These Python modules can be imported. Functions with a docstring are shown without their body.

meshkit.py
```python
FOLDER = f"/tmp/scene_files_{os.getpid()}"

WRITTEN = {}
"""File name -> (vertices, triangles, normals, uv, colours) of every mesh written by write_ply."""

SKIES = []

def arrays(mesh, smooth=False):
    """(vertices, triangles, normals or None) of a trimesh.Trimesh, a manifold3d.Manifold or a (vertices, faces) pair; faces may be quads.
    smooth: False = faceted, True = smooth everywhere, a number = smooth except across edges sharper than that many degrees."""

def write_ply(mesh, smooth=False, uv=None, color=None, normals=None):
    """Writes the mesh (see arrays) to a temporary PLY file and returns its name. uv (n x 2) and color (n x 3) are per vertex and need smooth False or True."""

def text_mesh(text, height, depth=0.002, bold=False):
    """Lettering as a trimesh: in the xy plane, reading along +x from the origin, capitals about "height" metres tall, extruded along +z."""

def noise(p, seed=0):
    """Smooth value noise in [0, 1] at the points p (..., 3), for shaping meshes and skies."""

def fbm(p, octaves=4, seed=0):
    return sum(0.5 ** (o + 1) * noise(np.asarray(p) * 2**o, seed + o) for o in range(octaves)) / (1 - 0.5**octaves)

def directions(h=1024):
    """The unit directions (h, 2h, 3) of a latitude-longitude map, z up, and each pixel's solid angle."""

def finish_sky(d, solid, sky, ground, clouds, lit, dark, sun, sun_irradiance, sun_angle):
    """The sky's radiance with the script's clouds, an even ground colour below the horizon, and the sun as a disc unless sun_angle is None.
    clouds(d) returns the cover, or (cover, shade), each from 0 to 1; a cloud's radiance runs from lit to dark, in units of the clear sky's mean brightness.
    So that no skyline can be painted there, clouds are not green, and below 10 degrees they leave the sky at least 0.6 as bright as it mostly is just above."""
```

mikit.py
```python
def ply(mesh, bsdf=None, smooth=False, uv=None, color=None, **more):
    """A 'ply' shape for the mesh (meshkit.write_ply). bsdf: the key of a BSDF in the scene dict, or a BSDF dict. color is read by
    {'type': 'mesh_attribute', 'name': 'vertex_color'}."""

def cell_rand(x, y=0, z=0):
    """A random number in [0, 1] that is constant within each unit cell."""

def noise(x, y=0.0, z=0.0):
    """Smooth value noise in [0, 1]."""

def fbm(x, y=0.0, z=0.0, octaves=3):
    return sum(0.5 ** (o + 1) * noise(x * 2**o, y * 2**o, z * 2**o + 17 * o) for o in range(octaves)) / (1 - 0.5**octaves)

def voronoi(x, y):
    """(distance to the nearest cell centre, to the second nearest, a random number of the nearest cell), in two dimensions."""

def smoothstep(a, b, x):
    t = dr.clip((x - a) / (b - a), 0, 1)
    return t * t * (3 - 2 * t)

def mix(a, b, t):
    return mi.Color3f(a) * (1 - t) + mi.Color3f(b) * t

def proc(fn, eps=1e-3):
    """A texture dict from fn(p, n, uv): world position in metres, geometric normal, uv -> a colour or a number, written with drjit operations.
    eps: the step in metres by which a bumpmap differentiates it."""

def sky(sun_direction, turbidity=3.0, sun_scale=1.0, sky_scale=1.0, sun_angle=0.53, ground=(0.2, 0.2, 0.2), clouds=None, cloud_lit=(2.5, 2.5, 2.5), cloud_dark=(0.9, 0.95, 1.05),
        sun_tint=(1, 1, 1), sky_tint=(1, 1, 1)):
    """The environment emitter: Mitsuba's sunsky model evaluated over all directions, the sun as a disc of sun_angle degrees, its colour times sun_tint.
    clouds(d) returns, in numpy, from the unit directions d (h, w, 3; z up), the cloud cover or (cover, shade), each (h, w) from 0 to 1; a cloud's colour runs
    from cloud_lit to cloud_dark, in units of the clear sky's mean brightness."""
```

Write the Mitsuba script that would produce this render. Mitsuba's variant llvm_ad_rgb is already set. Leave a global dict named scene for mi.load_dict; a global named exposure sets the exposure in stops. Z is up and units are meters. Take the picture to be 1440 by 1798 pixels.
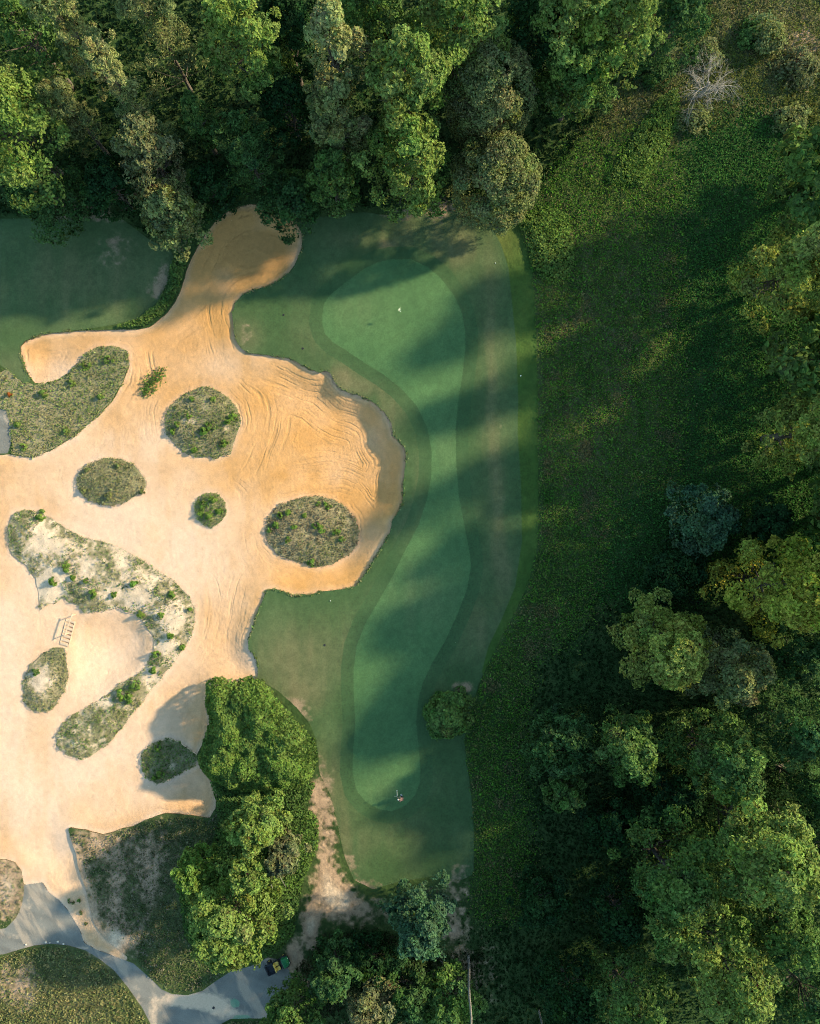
import math
import numpy as np
import trimesh
import shapely
from shapely.geometry import Polygon, LineString, Point, box
from shapely.ops import unary_union
from scipy import ndimage
import mapbox_earcut
import manifold3d
import drjit as dr
import mitsuba as mi
import mikit
import meshkit
from mikit import noise, fbm, smoothstep, mix, proc

T = mi.ScalarTransform4f
scene, labels = {}, {}

# ------------------------------------------------------------------ camera, sky, exposure
S = 0.07                      # metres of ground per photograph pixel
H = 100.0                     # flying height of the drone
scene['camera'] = {
    'type': 'perspective', 'fov': 2 * math.degrees(math.atan(720 * S / H)), 'fov_axis': 'x',
    'near_clip': 1.0, 'far_clip': 2000.0,
    'to_world': T().look_at(origin=[0, 0, H], target=[0, 0, 0], up=[0, 1, 0]),
}
SUN_AZ, SUN_EL = math.radians(21.5), math.radians(25.0)
SUN = [math.cos(SUN_EL) * math.cos(SUN_AZ), math.cos(SUN_EL) * math.sin(SUN_AZ), math.sin(SUN_EL)]
scene['sky'] = mikit.sky(SUN, turbidity=3, sun_scale=0.74, sky_scale=1.35, sun_angle=2.7, sun_tint=(0.94, 1.0, 1.06),
                         sky_tint=(0.98, 1.0, 0.86))
exposure = 3.3


# ------------------------------------------------------------------ helpers
def X(px, py, h=0.0):
    """Ground-plan position of something at height h that the photograph shows at this pixel."""
    k = S * (1 - h / H)
    return (px - 720) * k, (899 - py) * k


def pl(pts):
    p = Polygon([X(a, b) for a, b in pts])
    return p if p.is_valid else p.buffer(0)


def smooth_poly(p, r=0.5):
    """Rounds the corners of a traced outline and gives it many vertices."""
    return p.buffer(r).buffer(-2 * r).buffer(r).segmentize(0.4)


def sstep(a, b, x):
    t = np.clip((x - a) / (b - a), 0, 1)
    return t * t * (3 - 2 * t)


def vnoise(x, y, scale, seed=0, octaves=3):
    p = np.stack([np.asarray(x) / scale, np.asarray(y) / scale, np.zeros_like(np.asarray(x, float)) + 0.37], -1)
    return meshkit.fbm(p, octaves, seed)


USED = {}


def key_of(name):
    n = USED.get(name, -1) + 1
    USED[name] = n
    return name if n == 0 else f'{name}_{n:03d}'


def tag(key, label=None, cat=None, group=None, kind=None):
    d = labels.setdefault(key, {})
    for a, b in (('label', label), ('category', cat), ('group', group), ('kind', kind)):
        if b:
            d[a] = b
    return key


def thing(name, label, cat, group=None, kind=None):
    return tag(key_of(name), label, cat, group, kind)


def put(key, mesh, bsdf, smooth=False, **kw):
    scene[key] = mikit.ply(mesh, bsdf, smooth=smooth, **kw)
    return key


def part(parent, name, mesh, bsdf, smooth=False, label=None, kind=None, **kw):
    k = key_of(f'{parent}__{name}')
    put(k, mesh, bsdf, smooth, **kw)
    if label or kind:
        tag(k, label, kind=kind)
    return k


def tube(points, radii, sides=6, cap=True):
    p = np.asarray(points, float)
    r = np.broadcast_to(np.asarray(radii, float), (len(p),))
    t = np.gradient(p, axis=0)
    t /= np.linalg.norm(t, axis=1, keepdims=True) + 1e-12
    up = np.where(np.abs(t[:, 2:]) < 0.9, [[0, 0, 1.0]], [[1.0, 0, 0]])
    a = np.cross(t, up)
    a /= np.linalg.norm(a, axis=1, keepdims=True) + 1e-12
    b = np.cross(t, a)
    ang = np.arange(sides) * 2 * np.pi / sides
    v = p[:, None] + r[:, None, None] * (np.cos(ang)[None, :, None] * a[:, None] + np.sin(ang)[None, :, None] * b[:, None])
    n = len(p)
    i, j = np.meshgrid(np.arange(n - 1), np.arange(sides), indexing='ij')
    q = np.stack([i * sides + j, i * sides + (j + 1) % sides, (i + 1) * sides + (j + 1) % sides, (i + 1) * sides + j], -1).reshape(-1, 4)
    f = np.vstack([q[:, [0, 1, 2]], q[:, [0, 2, 3]]])
    v = v.reshape(-1, 3)
    if cap:
        v = np.vstack([v, p[:1], p[-1:]])
        k = np.arange(sides)
        f = np.vstack([f, np.stack([np.full(sides, len(v) - 2), k, (k + 1) % sides], 1),
                       np.stack([np.full(sides, len(v) - 1), (n - 1) * sides + (k + 1) % sides, (n - 1) * sides + k], 1)])
    return v, f


def join(parts):
    vs, fs, at = [], [], 0
    for m in parts:
        v, f = (m.vertices, m.faces) if hasattr(m, 'faces') else m
        vs.append(np.asarray(v, float))
        fs.append(np.asarray(f) + at)
        at += len(v)
    return np.vstack(vs), np.vstack(fs)


def rbox(sx, sy, sz, r=0.03, at=(0, 0, 0), seg=8):
    """A box with rounded edges: the hull of eight small balls."""
    s = manifold3d.Manifold.sphere(r, seg)
    balls = [s.translate([a * (sx / 2 - r), b * (sy / 2 - r), c * (sz / 2 - r)]) for a in (-1, 1) for b in (-1, 1) for c in (-1, 1)]
    return manifold3d.Manifold.batch_hull(balls).translate(list(at))


def mf(m):
    q = m.to_mesh()
    return np.asarray(q.vert_properties[:, :3], float), np.asarray(q.tri_verts, int)


def placed(m, loc, rotz=0.0):
    v, f = (mf(m) if hasattr(m, 'to_mesh') else (m.vertices, m.faces) if hasattr(m, 'faces') else m)
    c, s = math.cos(rotz), math.sin(rotz)
    return np.asarray(v) @ np.array([[c, s, 0], [-s, c, 0], [0, 0, 1]]) + np.asarray(loc, float), f


# ------------------------------------------------------------------ outlines of the ground, traced in plan
SAND = [(-110, 800), (18, 798), (55, 803), (90, 790), (130, 765), (165, 735), (195, 705), (215, 670), (227, 640), (222, 615), (195, 607), (170, 610),
        (148, 622), (135, 640), (120, 655), (100, 668), (75, 673), (60, 672), (50, 660), (42, 640), (36, 620), (36, 608), (45, 598), (70, 588), (105, 583),
        (150, 580), (200, 579), (240, 578), (262, 573), (280, 560), (295, 548), (308, 528), (318, 505), (325, 480), (335, 455), (348, 430), (362, 408),
        (378, 388), (398, 372), (415, 363), (440, 358), (470, 360), (500, 375), (522, 395), (532, 415), (530, 437), (520, 460), (508, 478), (490, 492),
        (470, 502), (445, 508), (425, 518), (413, 532), (408, 552), (409, 575), (413, 597), (424, 612), (436, 620), (460, 622), (490, 627), (512, 631),
        (530, 640), (545, 648), (560, 655), (572, 651), (580, 655), (588, 670), (600, 684), (618, 691), (640, 698), (660, 709), (676, 724), (687, 742),
        (690, 765), (702, 776), (711, 788), (714, 805), (711, 825), (708, 850), (706, 880), (700, 898), (688, 915), (684, 935), (670, 962), (655, 985),
        (640, 1008), (624, 1030), (600, 1035), (570, 1038), (540, 1044), (515, 1045), (495, 1037), (480, 1033), (468, 1036), (460, 1055), (450, 1080),
        (442, 1105), (436, 1128), (436, 1140), (447, 1150), (453, 1168), (453, 1188), (440, 1200), (420, 1205), (392, 1202), (374, 1205), (367, 1225),
        (368, 1270), (358, 1300), (346, 1325), (350, 1345), (362, 1350), (374, 1368), (381, 1395), (378, 1420), (368, 1437), (340, 1432), (320, 1430),
        (290, 1428), (262, 1437), (235, 1450), (205, 1458), (180, 1466), (150, 1457), (120, 1453), (124, 1475), (134, 1500), (140, 1530), (150, 1560),
        (158, 1590), (165, 1620), (180, 1645), (200, 1662), (222, 1680), (234, 1692), (200, 1679), (170, 1668), (148, 1655), (140, 1630), (125, 1605),
        (105, 1580), (85, 1565), (75, 1549), (42, 1553), (38, 1530), (25, 1515), (10, 1510), (-110, 1505)]
PATH = [(42, 1553), (75, 1549), (85, 1565), (105, 1580), (125, 1605), (140, 1630), (148, 1655), (170, 1668), (200, 1679), (234, 1692), (260, 1715), (285, 1738),
        (302, 1745), (330, 1747), (355, 1740), (380, 1722), (405, 1706), (440, 1697), (470, 1682), (496, 1686), (508, 1705), (515, 1730), (505, 1752), (488, 1770),
        (474, 1789), (440, 1788), (405, 1789), (384, 1800), (378, 1840), (278, 1840), (266, 1800), (250, 1770), (225, 1735), (200, 1705), (175, 1685), (150, 1669),
        (120, 1660), (90, 1657), (60, 1660), (35, 1667), (10, 1675), (-110, 1695), (-110, 1645), (10, 1630), (28, 1612), (38, 1590), (42, 1570)]
PATH2 = [(-110, 715), (8, 718), (17, 742), (19, 775), (13, 796), (-110, 799)]
GREEN = [(565, 566), (569, 533), (581, 517), (606, 497), (638, 473), (662, 461), (686, 455), (722, 455), (751, 469), (775, 489), (799, 521), (811, 550), (817, 582),
         (817, 614), (812, 657), (804, 708), (800, 754), (801, 813), (806, 871), (816, 926), (825, 972), (827, 994), (820, 1034), (804, 1077), (781, 1127),
         (758, 1166), (742, 1201), (734, 1232), (731, 1271), (735, 1310), (738, 1349), (738, 1372), (729, 1396), (711, 1415), (688, 1425), (664, 1421),
         (641, 1407), (626, 1388), (619, 1357), (620, 1318), (624, 1271), (621, 1213), (621, 1174), (626, 1135), (641, 1096), (664, 1057), (692, 1007),
         (711, 967), (735, 922), (748, 883), (757, 840), (758, 793), (750, 751), (731, 712), (703, 681), (672, 657), (641, 638), (606, 614), (587, 603), (571, 587)]
FAIR = [(420, 420), (470, 385), (530, 385), (590, 378), (640, 372), (690, 378), (740, 374), (790, 370), (850, 375), (905, 383), (918, 410), (928, 440), (936, 480),
        (940, 540), (942, 600), (944, 700), (945, 800), (946, 900), (944, 960), (930, 1020), (905, 1075), (880, 1120), (855, 1170), (840, 1205), (828, 1240),
        (815, 1300), (820, 1340), (828, 1400), (833, 1470), (831, 1535), (812, 1545), (760, 1540), (705, 1548), (655, 1562), (622, 1545), (603, 1500), (594, 1450),
        (582, 1400), (562, 1360), (556, 1300), (545, 1272), (520, 1242), (490, 1215), (450, 1190), (400, 1100), (400, 560)]
STRIP = [(830, 350), (862, 395), (880, 430), (893, 470), (900, 540), (906, 600), (910, 700), (909, 760), (915, 850), (917, 950), (905, 1030), (880, 1090), (858, 1135),
         (846, 1180), (900, 1250), (1000, 1000), (1000, 350)]
LEFTF = [(-110, 386), (60, 384), (130, 378), (215, 385), (262, 420), (300, 440), (312, 470), (300, 505), (278, 530), (240, 560), (200, 570), (150, 578), (105, 583),
         (70, 588), (45, 598), (36, 608), (36, 620), (42, 640), (50, 660), (62, 678), (40, 672), (10, 648), (-110, 560)]
ISL = {
    'a': [(-60, 700), (10, 648), (40, 672), (62, 674), (75, 673), (100, 668), (120, 655), (135, 640), (148, 622), (170, 610), (195, 607), (222, 615), (227, 640), (215, 670), (195, 705),
          (165, 735), (130, 765), (90, 790), (55, 803), (22, 797), (17, 742), (8, 718)],
    'b': [(353, 677), (377, 682), (400, 697), (415, 717), (421, 737), (418, 757), (407, 780), (403, 798), (377, 803), (343, 800), (320, 793), (303, 777), (290, 757), (289, 733), (300, 710), (323, 690)],
    'c': [(133, 850), (138, 830), (152, 815), (180, 805), (210, 805), (232, 815), (247, 832), (255, 850), (250, 862), (235, 872), (215, 882), (195, 888), (170, 884), (150, 875), (137, 862)],
    'd': [(340, 885), (347, 872), (362, 866), (380, 867), (392, 880), (395, 900), (388, 915), (370, 925), (352, 918), (341, 905)],
    'e': [(464, 933), (470, 910), (489, 887), (517, 875), (556, 870), (583, 875), (606, 891), (622, 910), (629, 933), (628, 957), (610, 976), (583, 992), (548, 996), (517, 986), (486, 972), (470, 953)],
    'f': [(12, 923), (20, 903), (37, 895), (67, 898), (87, 910), (113, 928), (140, 943), (180, 952), (213, 963), (240, 980), (277, 1003), (310, 1027), (330, 1047), (340, 1067), (340, 1093),
          (333, 1120), (313, 1150), (287, 1183), (260, 1217), (233, 1253), (213, 1280), (187, 1307), (160, 1327), (140, 1333), (117, 1328), (100, 1310), (98, 1293), (107, 1273), (127, 1257),
          (157, 1240), (187, 1223), (213, 1200), (240, 1187), (257, 1167), (267, 1143), (268, 1120), (253, 1097), (233, 1077), (207, 1068), (173, 1072), (147, 1077), (133, 1064), (110, 1053),
          (87, 1060), (67, 1072), (65, 1047), (60, 1017), (43, 993), (20, 975), (12, 960)],
    'g': [(110, 1137), (113, 1160), (118, 1187), (110, 1213), (97, 1237), (80, 1252), (57, 1248), (40, 1233), (38, 1210), (42, 1187), (53, 1167), (73, 1150), (93, 1140)],
    'h': [(246, 1338), (250, 1322), (265, 1308), (290, 1299), (315, 1305), (335, 1320), (352, 1330), (342, 1345), (315, 1360), (290, 1372), (272, 1378), (255, 1370), (247, 1355)],
}


def wobble(p, amp=0.18, scale=1.3, seed=1):
    """Irregular edge on a smooth outline."""
    def ring(r):
        c = np.array(r.coords)[:-1]
        t = np.roll(c, -1, 0) - np.roll(c, 1, 0)
        t /= np.linalg.norm(t, axis=1, keepdims=True) + 1e-9
        d = (vnoise(c[:, 0], c[:, 1], scale, seed) - 0.5) * 2 * amp
        return c + np.stack([t[:, 1], -t[:, 0]], 1) * d[:, None]
    q = Polygon(ring(p.exterior), [ring(i) for i in p.interiors]).buffer(0)
    return max(q.geoms, key=lambda g: g.area) if q.geom_type == 'MultiPolygon' else q


sand_all = wobble(smooth_poly(pl(SAND), 0.25), 0.16, 1.1, 3)
isl = {k: wobble(smooth_poly(pl(v), 0.3), 0.3, 1.0, 7) for k, v in ISL.items()}
path_poly = smooth_poly(pl(PATH), 0.3).difference(sand_all)
path2_poly = smooth_poly(pl(PATH2), 0.2)
isl['a'] = isl['a'].difference(sand_all).difference(path2_poly)
island_union = unary_union([v for k, v in isl.items() if k != 'a'])
sand_poly = sand_all.difference(island_union)
green_poly = smooth_poly(pl(GREEN), 0.6)
collar_all = smooth_poly(green_poly.buffer(1.55), 0.3)
fair_all = wobble(smooth_poly(pl(FAIR), 0.5), 0.12, 1.5, 5).difference(sand_all)
strip_poly = smooth_poly(pl(STRIP), 0.3).intersection(fair_all).difference(collar_all)
fair_poly = fair_all.difference(collar_all).difference(strip_poly)
collar_poly = collar_all.difference(green_poly).difference(sand_all)
leftf_poly = smooth_poly(pl(LEFTF), 0.5).difference(sand_all).difference(isl['a'])
NEAR = box(-64, -76, 64, 76)
taken = unary_union([sand_all, path_poly, path2_poly, fair_all, collar_all, leftf_poly, isl['a']])
ground_poly = NEAR.difference(taken)

# ------------------------------------------------------------------ heights
GX0, GY0, GS = -70.0, -82.0, 0.25
gx, gy = np.meshgrid(np.arange(GX0, 70.01, GS), np.arange(GY0, 82.01, GS))


def inside(p):
    shapely.prepare(p)
    return shapely.contains_xy(p, gx.ravel(), gy.ravel()).reshape(gx.shape)


def dist_in(p):
    return ndimage.distance_transform_edt(inside(p)) * GS


def sample(r, x, y):
    x, y = np.asarray(x, float), np.asarray(y, float)
    return ndimage.map_coordinates(r, [(y.ravel() - GY0) / GS, (x.ravel() - GX0) / GS], order=1, mode='nearest').reshape(x.shape)


def blob(px, py, rx, ry, power=1.0):
    x, y = X(px, py)
    return np.exp(-power * (((gx - x) / (rx * S)) ** 2 + ((gy - y) / (ry * S)) ** 2))


d_sand = dist_in(sand_all)
d_isl = {k: dist_in(v) for k, v in isl.items()}
d_islands = sum(d_isl[k] for k in isl if k != 'a')
d_open = dist_in(sand_poly)
depth = 0.25 + 1.0 * np.clip(blob(640, 850, 120, 230) + 0.8 * blob(460, 410, 90, 70) + 0.25 * blob(70, 620, 70, 50) + 0.5 * blob(330, 1390, 90, 60)
                             + 0.6 * blob(420, 1130, 60, 60) + 0.5 * blob(330, 1240, 60, 60) + 0.4 * blob(560, 700, 90, 60) + 0.3 * blob(130, 1480, 60, 30), 0, 1)
und = (vnoise(gx, gy, 14, 11, 3) - 0.5) * 0.9
bowl = blob(195, 1145, 75, 75, 1.2)
z_turf = und + 0.25 * blob(700, 760, 160, 260)
z_sand = und * 0.6 - 0.18 - depth * sstep(0, 3.2, d_sand) - 0.9 * bowl * sstep(0.0, 2.0, d_open)
z_sand += (vnoise(gx, gy, 3.0, 21, 3) - 0.5) * 0.16 * sstep(0, 2, d_open)
z_sand = ndimage.gaussian_filter(z_sand, 1.0)
near_path = sstep(4.0, 0.6, ndimage.distance_transform_edt(~inside(unary_union([path_poly, path2_poly]))) * GS)
z_sand = z_sand * (1 - near_path) + (z_turf - 0.05) * near_path
z_isl = z_sand + 0.10 + 0.38 * sstep(0, 2.5, d_islands) + (vnoise(gx, gy, 1.6, 31, 2) - 0.5) * 0.25
z_ground = und.copy() + (vnoise(gx, gy, 1.8, 33, 2) - 0.5) * 0.16
m_isl, m_sand = inside(island_union), inside(sand_poly)
z_all = np.where(m_isl, z_isl, np.where(m_sand, z_sand, z_turf))


def zt(x, y):
    return sample(z_all, x, y)


def earcut(p):
    rings = [np.array(p.exterior.coords)[:-1]] + [np.array(i.coords)[:-1] for i in p.interiors]
    v = np.vstack(rings)
    return v, mapbox_earcut.triangulate_float64(v, np.cumsum([len(r) for r in rings]).astype(np.uint32)).reshape(-1, 3)


def region(poly, zr, uv=None, cell=0.4, skirt=0.0, dz=0.0):
    """A sheet over a plan outline, draped on the heights zr. uv(x, y) -> two factors for the material."""
    vs, fs, at = [], [], 0
    for g in getattr(poly, 'geoms', [poly]):
        if g.geom_type != 'Polygon' or g.area < 0.02:
            continue
        x0, y0, x1, y1 = g.bounds
        x0, y0 = math.floor(x0 / cell) * cell, math.floor(y0 / cell) * cell
        cx, cy = np.meshgrid(np.arange(x0, x1, cell), np.arange(y0, y1, cell))
        cx, cy = cx.ravel(), cy.ravel()
        b = shapely.box(cx, cy, cx + cell, cy + cell)
        shapely.prepare(g)
        full = shapely.contains_properly(g, b)
        edge = shapely.intersects(g, b) & ~full
        n = full.sum()
        c = np.stack([cx[full], cy[full]], 1)
        v = np.concatenate([c, c + [cell, 0], c + [cell, cell], c + [0, cell]])
        k = np.arange(n)
        f = np.vstack([np.stack([k, k + n, k + 2 * n], 1), np.stack([k, k + 2 * n, k + 3 * n], 1)])
        vs.append(v)
        fs.append(f + at)
        at += len(v)
        for q in shapely.intersection(g, b[edge]):
            for h in getattr(q, 'geoms', [q]):
                if h.geom_type == 'Polygon' and h.area > 1e-6:
                    v, f = earcut(h)
                    a = np.cross(v[f[:, 1]] - v[f[:, 0]], v[f[:, 2]] - v[f[:, 0]])
                    f = np.where((a < 0)[:, None], f[:, ::-1], f)
                    vs.append(v)
                    fs.append(f + at)
                    at += len(v)
    v, f = np.vstack(vs), np.vstack(fs)
    q, inv = np.unique(np.round(v, 4), axis=0, return_inverse=True)
    f = inv.ravel()[f]
    f = f[(f[:, 0] != f[:, 1]) & (f[:, 1] != f[:, 2]) & (f[:, 0] != f[:, 2])]
    z = sample(zr, q[:, 0], q[:, 1]) + dz
    m = np.column_stack([q, z])
    t = None if uv is None else q + 0.1 * np.column_stack(uv(q[:, 0], q[:, 1]))   # plan position plus a tenth of each factor: see factors()
    return (m, f), t


def skirt_mesh(poly, zr, drop, dz=0.0, out=0.0):
    """The upright cut edge that closes a raised sheet."""
    parts = []
    for g in getattr(poly, 'geoms', [poly]):
        if g.geom_type != 'Polygon':
            continue
        for r in [g.exterior, *g.interiors]:
            c = np.array(r.segmentize(0.4).coords)
            z = sample(zr, c[:, 0], c[:, 1]) + dz
            n = len(c)
            v = np.vstack([np.column_stack([c, z]), np.column_stack([c, z - drop])])
            i = np.arange(n - 1)
            parts.append((v, np.vstack([np.stack([i, i + 1, i + n + 1], 1), np.stack([i, i + n + 1, i + n], 1)])))
    return join(parts)


# ------------------------------------------------------------------ materials
def bsdf(key, fn=None, rgb=None, rough=0.9, spec=0.2, bump=None, bump_scale=1.0, eps=0.02, metallic=0.0, clearcoat=0.0):
    base = {'type': 'principled', 'base_color': proc(fn, 0.02) if fn else {'type': 'rgb', 'value': list(rgb)}, 'roughness': rough, 'specular': spec}
    if metallic:
        base['metallic'] = metallic
    if clearcoat:
        base['clearcoat'] = clearcoat
    if bump:
        base = {'type': 'bumpmap', 'arbitrary': proc(bump, eps), 'scale': bump_scale, 'bsdf': base}
    scene[key] = {'type': 'twosided', 'bsdf': base}


def factors(p, uv):
    return mi.Point2f((uv.x - p.x) * 10, (uv.y - p.y) * 10)


def sand_rgb(p, n, uv):
    uv = factors(p, uv)
    # uv.x: distance to the edge of the open sand (m); uv.y: how pale the sand is
    a = fbm(p.x * 0.22, p.y * 0.22, 3.1, 4)
    b = fbm(p.x * 2.2, p.y * 2.2, 9.0, 3)
    g = noise(p.x * 14, p.y * 14, 2.0)
    dry = dr.clip(uv.y + (a - 0.5) * 0.75, 0, 1)  # share of the paler sand tone
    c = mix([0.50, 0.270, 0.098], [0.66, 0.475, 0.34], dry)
    c = mix(c, [0.46, 0.25, 0.09], smoothstep(0.55, 0.8, fbm(p.x * 0.5 + 7, p.y * 0.16, 5.0, 3)) * 0.45 * (1 - dry * 0.7))
    w = fbm(p.x * 0.8, p.y * 0.8, 4.0, 2) * 0.9
    rake = noise((uv.x + w) * 3.2, p.x * 0.05, p.y * 0.05)
    c = c * (0.94 + 0.10 * rake * (1 - dry * 0.6))
    return c * (0.86 + 0.2 * b) * (0.92 + 0.16 * g)


def sand_bump(p, n, uv):
    uv = factors(p, uv)
    w = fbm(p.x * 0.14, p.y * 0.14, 4.0, 2) * 2.4
    hollow = dr.exp(-(dr.square((p.x + 9.5) / 8.5) + dr.square((p.y - 9.0) / 8.0))) + dr.exp(-(dr.square((p.x + 19) / 4.5) + dr.square((p.y - 34) / 4.0)))   # the two raked hollows
    m = smoothstep(0.36, 0.58, 0.30 * hollow + fbm(p.x * 0.17, p.y * 0.17, 8.0, 3)) * (1 - 0.85 * smoothstep(0.30, 0.75, uv.y))
    r1 = noise((uv.x + w) * 7.0, (p.x + p.y) * 0.16, (p.x - p.y) * 0.16)
    r2 = noise((uv.x + w) * 2.1 + 40, (p.x + p.y) * 0.12, (p.x - p.y) * 0.12)
    k = smoothstep(0.50, 0.95, r1) * 0.06 + smoothstep(0.78, 0.95, r2) * 0.08
    return fbm(p.x * 4.5, p.y * 4.5, 1.0, 3) * 0.05 - k * m + fbm(p.x * 1.1, p.y * 1.1, 2.0, 2) * 0.05


bsdf('mat_sand', sand_rgb, rough=0.95, spec=0.1, bump=sand_bump, eps=0.05)


def turf(c1, c2, dry, soil, stripes=0.0, amp=0.35):
    def fn(p, n, uv):
        uv = factors(p, uv)
        # uv.x: bare soil; uv.y: yellowed tone (dry grass on fairway and ground)
        a = fbm(p.x * 0.3, p.y * 0.3, 1.0, 4)
        b = fbm(p.x * 1.7, p.y * 1.7, 5.0, 3)
        g = noise(p.x * 9, p.y * 9, 3.0)
        e = fbm(p.x * 0.9, p.y * 0.12, 6.0, 3)
        c = mix(c1, c2, smoothstep(0.3, 0.7, a))
        c = mix(c, dry, dr.clip(uv.y + (e - 0.5) * 0.6 * smoothstep(0.02, 0.3, uv.y) + (b - 0.5) * 0.3 * uv.y, 0, 1))
        c = mix(c, soil, smoothstep(0.22, 0.85, uv.x + (b - 0.5) * 1.0 * smoothstep(0.02, 0.25, uv.x)) * 0.92)
        c = mix(c, [0.50, 0.40, 0.29], smoothstep(0.85, 1.4, uv.x) * 0.8)
        return c * (1 - amp / 2 + amp * b) * (0.84 + 0.32 * g)
    return fn


bsdf('mat_green', turf([0.054, 0.124, 0.044], [0.064, 0.140, 0.050], [0.095, 0.145, 0.058], [0.2, 0.15, 0.1], amp=0.26), rough=0.8, spec=0.25)
bsdf('mat_collar', turf([0.038, 0.084, 0.031], [0.050, 0.098, 0.037], [0.105, 0.115, 0.052], [0.2, 0.15, 0.1], amp=0.22), rough=0.85)
bsdf('mat_fair', turf([0.044, 0.088, 0.032], [0.060, 0.102, 0.040], [0.145, 0.135, 0.066], [0.26, 0.19, 0.125], amp=0.3), rough=0.9, bump=lambda p, n, uv: fbm(p.x * 5, p.y * 5, 1.0, 2) * 0.04, eps=0.05)
bsdf('mat_strip', turf([0.038, 0.082, 0.015], [0.055, 0.100, 0.020], [0.11, 0.12, 0.03], [0.2, 0.15, 0.1], amp=0.4), rough=0.9, bump=lambda p, n, uv: fbm(p.x * 4, p.y * 4, 1.0, 2) * 0.07, eps=0.05)
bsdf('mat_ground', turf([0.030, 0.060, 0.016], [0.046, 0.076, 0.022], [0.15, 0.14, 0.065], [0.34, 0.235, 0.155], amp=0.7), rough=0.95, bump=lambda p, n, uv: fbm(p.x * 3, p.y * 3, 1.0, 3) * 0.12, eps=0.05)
bsdf('mat_island', turf([0.17, 0.165, 0.085], [0.25, 0.22, 0.125], [0.30, 0.255, 0.155], [0.56, 0.44, 0.32], amp=0.5), rough=0.95)
bsdf('mat_edge', rgb=(0.09, 0.065, 0.035), rough=1.0)


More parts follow.
